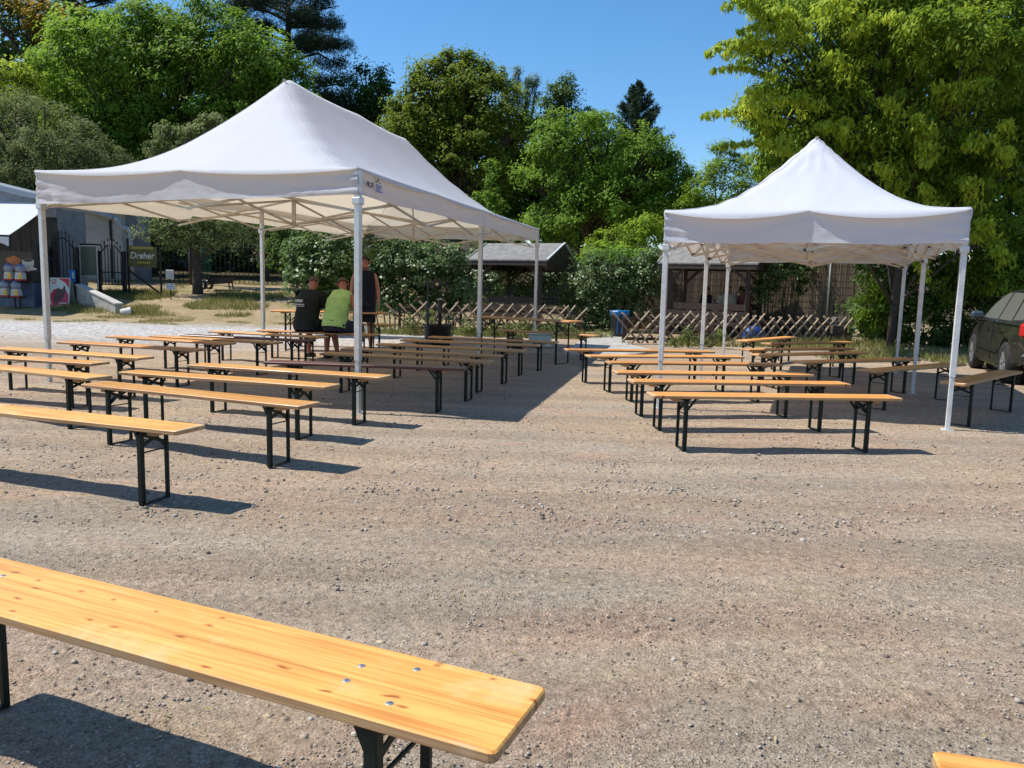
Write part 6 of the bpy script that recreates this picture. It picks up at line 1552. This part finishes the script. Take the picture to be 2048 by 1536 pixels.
    if shorts:
        P_ = Vector(J['pelvis']); kx = (Vector(J['knL']) + Vector(J['knR'])) / 2 - P_; kx.z *= .3; kx.normalize() if kx.length > .2 else None
        loft('shorts_seat', [(P_ + Vector((0, 0, .09)), Vector((.165 * H, 0, 0)), Vector((0, .145 * H, 0))), (P_ + Vector((0, 0, .0)), Vector((.185 * H, 0, 0)), Vector((0, .160 * H, 0))), (P_ + Vector((0, -.02, -.10)), Vector((.180 * H, 0, 0)), Vector((0, .150 * H, 0)))], M['shorts'], t, 20, .01, cap=True)
        for S_ in 'LR':
            a, b_ = Vector(J['hip' + S_]), Vector(J['kn' + S_]); d = (b_ - a).normalized(); u = Vector((1, 0, 0)); w2 = d.cross(u).normalized()
            loft('shorts_leg', [(a - d * .10, u * .115 * H, w2 * .125 * H), (a.lerp(b_, .3), u * .108 * H, w2 * .112 * H), (a.lerp(b_, .88), u * .095 * H, w2 * .095 * H)], M['shorts'], t, 18, .02)
    for S_ in 'LR':
        a0 = Vector(J['an' + S_]); fd = Vector(J.get('foot', (0, -.17, 0))).normalized(); sx_ = Vector((-fd.y, fd.x, 0))
        mb = MB(); mb.tube([a0 - fd * .055 + Vector((0, 0, -.04)), a0 + Vector((0, 0, -.03)), a0 + fd * .10 + Vector((0, 0, -.045)), a0 + fd * .20 + Vector((0, 0, -.05))], [.038, .05, .046, .030], 10); mb.build('shoe', M['shoe'], t)
    return t
stand = dict(pelvis=(0, 0, .97), waist=(0, .01, 1.13), chest=(0, .02, 1.36), neck=(0, .02, 1.54), head=(0, -.01, 1.70), face=(.15, -1, -.1),
             shL=(.185, .02, 1.47), elL=(.245, .03, 1.17), wrL=(.275, -.05, .92), shR=(-.185, .02, 1.47), elR=(-.24, .02, 1.17), wrR=(-.25, -.10, .93),
             hipL=(.09, 0, .93), knL=(.11, -.02, .50), anL=(.12, .02, .075), hipR=(-.09, 0, .93), knR=(-.11, -.02, .50), anR=(-.13, .02, .075))
person('standing man in a navy sleeveless top and dark shorts behind the front tent pole', (at(729, 640, 15.6).x, 15.6, 0), .06, stand, 1.03, 'skin', 'hair', dict(drop=.9), 'teenavy', heavy=1.1)
def sit(lean=.16, zs=.48, back=0, elbows_fwd=.22):
    return dict(pelvis=(0, 0, zs + .12), waist=(0, -.04 + back, zs + .28), chest=(0, -.04 - lean * .5 + back, zs + .50), neck=(0, -.05 - lean + back, zs + .665), head=(.0, -.09 - lean * 1.25 + back, zs + .80), face=(-.3, -1, -.25),
                shL=(.185, -.05 - lean * .85 + back, zs + .59), elL=(.25, -.14 - lean, zs + .33), wrL=(.16, -.36 - elbows_fwd * .4, zs + .26), shR=(-.185, -.05 - lean * .85 + back, zs + .59), elR=(-.26, -.12 - lean, zs + .33), wrR=(-.17, -.36 - elbows_fwd * .4, zs + .24),
                hipL=(.10, -.03, zs + .10), knL=(.17, -.43, zs + .06), anL=(.17, -.40, .075), hipR=(-.10, -.03, zs + .10), knR=(-.18, -.43, zs + .06), anR=(-.20, -.34, .075))
th = thing
d = sit(.14); person('seated man in a black T-shirt seen from behind on the bench', (at(612, 640, 13.62).x, 13.62, 0), PI - .25, d, 1.03, 'skinred', 'hairgrey', dict(drop=.5), 'teedark', sleeves=.72, heavy=1.08)
d = sit(.24); d['head'] = (.06, -.38, 1.275); d['face'] = (.5, -1, -.45); d['elR'] = (-.37, -.10, .80); d['wrR'] = (-.30, -.36, .60); d['knR'] = (-.30, -.36, .52); d['anR'] = (-.36, -.12, .075); d['knL'] = (.26, -.42, .53)
person('seated man in a lime green tank top leaning forward on the bench', (at(669, 640, 13.50).x, 13.50, 0), PI - .30, d, 1.03, 'skinred', 'hairgrey', dict(drop=.32), 'teegreen', heavy=1.10)
tee = [o for o in D.objects if o.get('label', '').startswith('seated man in a black')][0]
# pale back print on the black shirt
for k, (zz, hh, ww) in enumerate(((.985, .045, .13), (.925, .022, .20), (.895, .010, .20))):
    mb = MB(); mb.box((.045, .145 - .0 + (.02 if k == 0 else .028) - .02, zz), (ww, .012, hh)); mb.build('back_print', M['gutter'], tee)
# people in the right shelter
zs = .60
s1 = sit(.05, zs); s1['anL'] = (.15, -.42, .075); person('dark haired woman in a black top sitting in the right shelter', (at(1413, 600, 23.6).x, 23.6, 0), -.35, s1, .98, 'skin', 'hair', dict(drop=.5), 'teedark', hairlong=.5)
s2 = sit(.08, zs); person('person in a cream shirt seen from behind in the right shelter', (at(1460, 600, 22.9).x, 22.9, 0), PI + .1, s2, 1.0, 'skin', 'hairgrey', dict(drop=.5), 'creamshirt', sleeves=.7, heavy=1.15)
s3 = sit(.14, zs); person('person in a dark red top at the right end of the right shelter', (at(1493, 600, 23.0).x, 23.0, 0), -.9, s3, .98, 'skinred', 'hair', dict(drop=.5), 'redshirt', sleeves=.6)

# ------------------------------------------------------------------ grass and weeds
M['grassb'] = leafmat('grass_blades', (.12, .15, .035), (.36, .30, .12), .3, extra=(.48, .38, .20))
def grass(n, region, name, label, hmin, hmax, wd, thr=-1, sc=.5, green=0):
    V = []; F_ = []; tn = []; c = 0; tries = 0
    while c < n and tries < n * 12:
        tries += 1; x = rnd.uniform(*region[0]); y = rnd.uniform(*region[1])
        if len(region) > 2 and not region[2](x, y): continue
        if noise.noise((x * sc, y * sc, 9)) < thr: continue
        z = terrain(x, y); h = rnd.uniform(hmin, hmax); a = rnd.random() * 6.28; dx, dy = math.cos(a) * wd, math.sin(a) * wd; lx, ly = rnd.gauss(0, h * .35), rnd.gauss(0, h * .35)
        i0 = len(V); V += [(x - dx, y - dy, z - .01), (x + dx, y + dy, z - .01), (x + lx, y + ly, z + h)]; F_.append((i0, i0 + 1, i0 + 2)); tn.append(min(1, max(0, rnd.random() * .6 + .3 * noise.noise((x * .7, y * .7, 3)) + green))); c += 1
    o = fast_mesh(name, V, F_, M['grassb'], attr=tn); return tag(o, label, 'grass', kind='stuff')
grass(20000, ((-18, -3.5), (22.5, 36)), 'grass', 'dry grass with green tufts on the slope behind the yard', .03, .08, .012, .16, .6, .30)
grass(9000, ((-16, -9), (26.5, 31.5)), 'grass', 'greener rough grass beside the low concrete wall', .07, .20, .015, -.1, .6, .05)
grass(5000, ((-4, 10), (18.6, 21.4), lambda x, y: abs(y - (19.0 + .26 * (x - 2.75))) < .5 if x > 2.7 else y > 20.6), 'grass', 'weeds and straw growing along the two pole fences', .06, .30, .012, -.2, .8, .0)
grass(5000, ((6.5, 14), (15.0, 20), lambda x, y: y > 15.8 + .0 * x), 'grass', 'grass verge under the big tree beside the car', .05, .22, .013, -.1, .8, .05)

# dry leaves and straws lying on the yard
V = []; F_ = []; tn = []
for _ in range(420):
    y = 1.2 * (14 / 1.2) ** rnd.random(); x = rnd.uniform(-1, 1) * (.7 * y); a = rnd.random() * 6.28; L_ = rnd.uniform(.012, .045); w_ = rnd.choice((.0015, .0015, .004)); z = .012 * noise.noise((x * 2.1, y * 2.1, 0)) + .008
    d = Vector((math.cos(a), math.sin(a), rnd.uniform(-.1, .15))); n_ = Vector((-d.y, d.x, 0)); c = Vector((x, y, z)); i0 = len(V)
    V += [c - d * L_ / 2, c + n_ * w_ + Vector((0, 0, .003)), c + d * L_ / 2, c - n_ * w_]; F_.append((i0, i0 + 1, i0 + 2, i0 + 3)); tn.append(rnd.uniform(.5, 1))
tag(fast_mesh('litter', V, F_, M['grassb'], attr=tn), 'straws and dry leaf scraps scattered over the gravel', 'litter', kind='stuff')
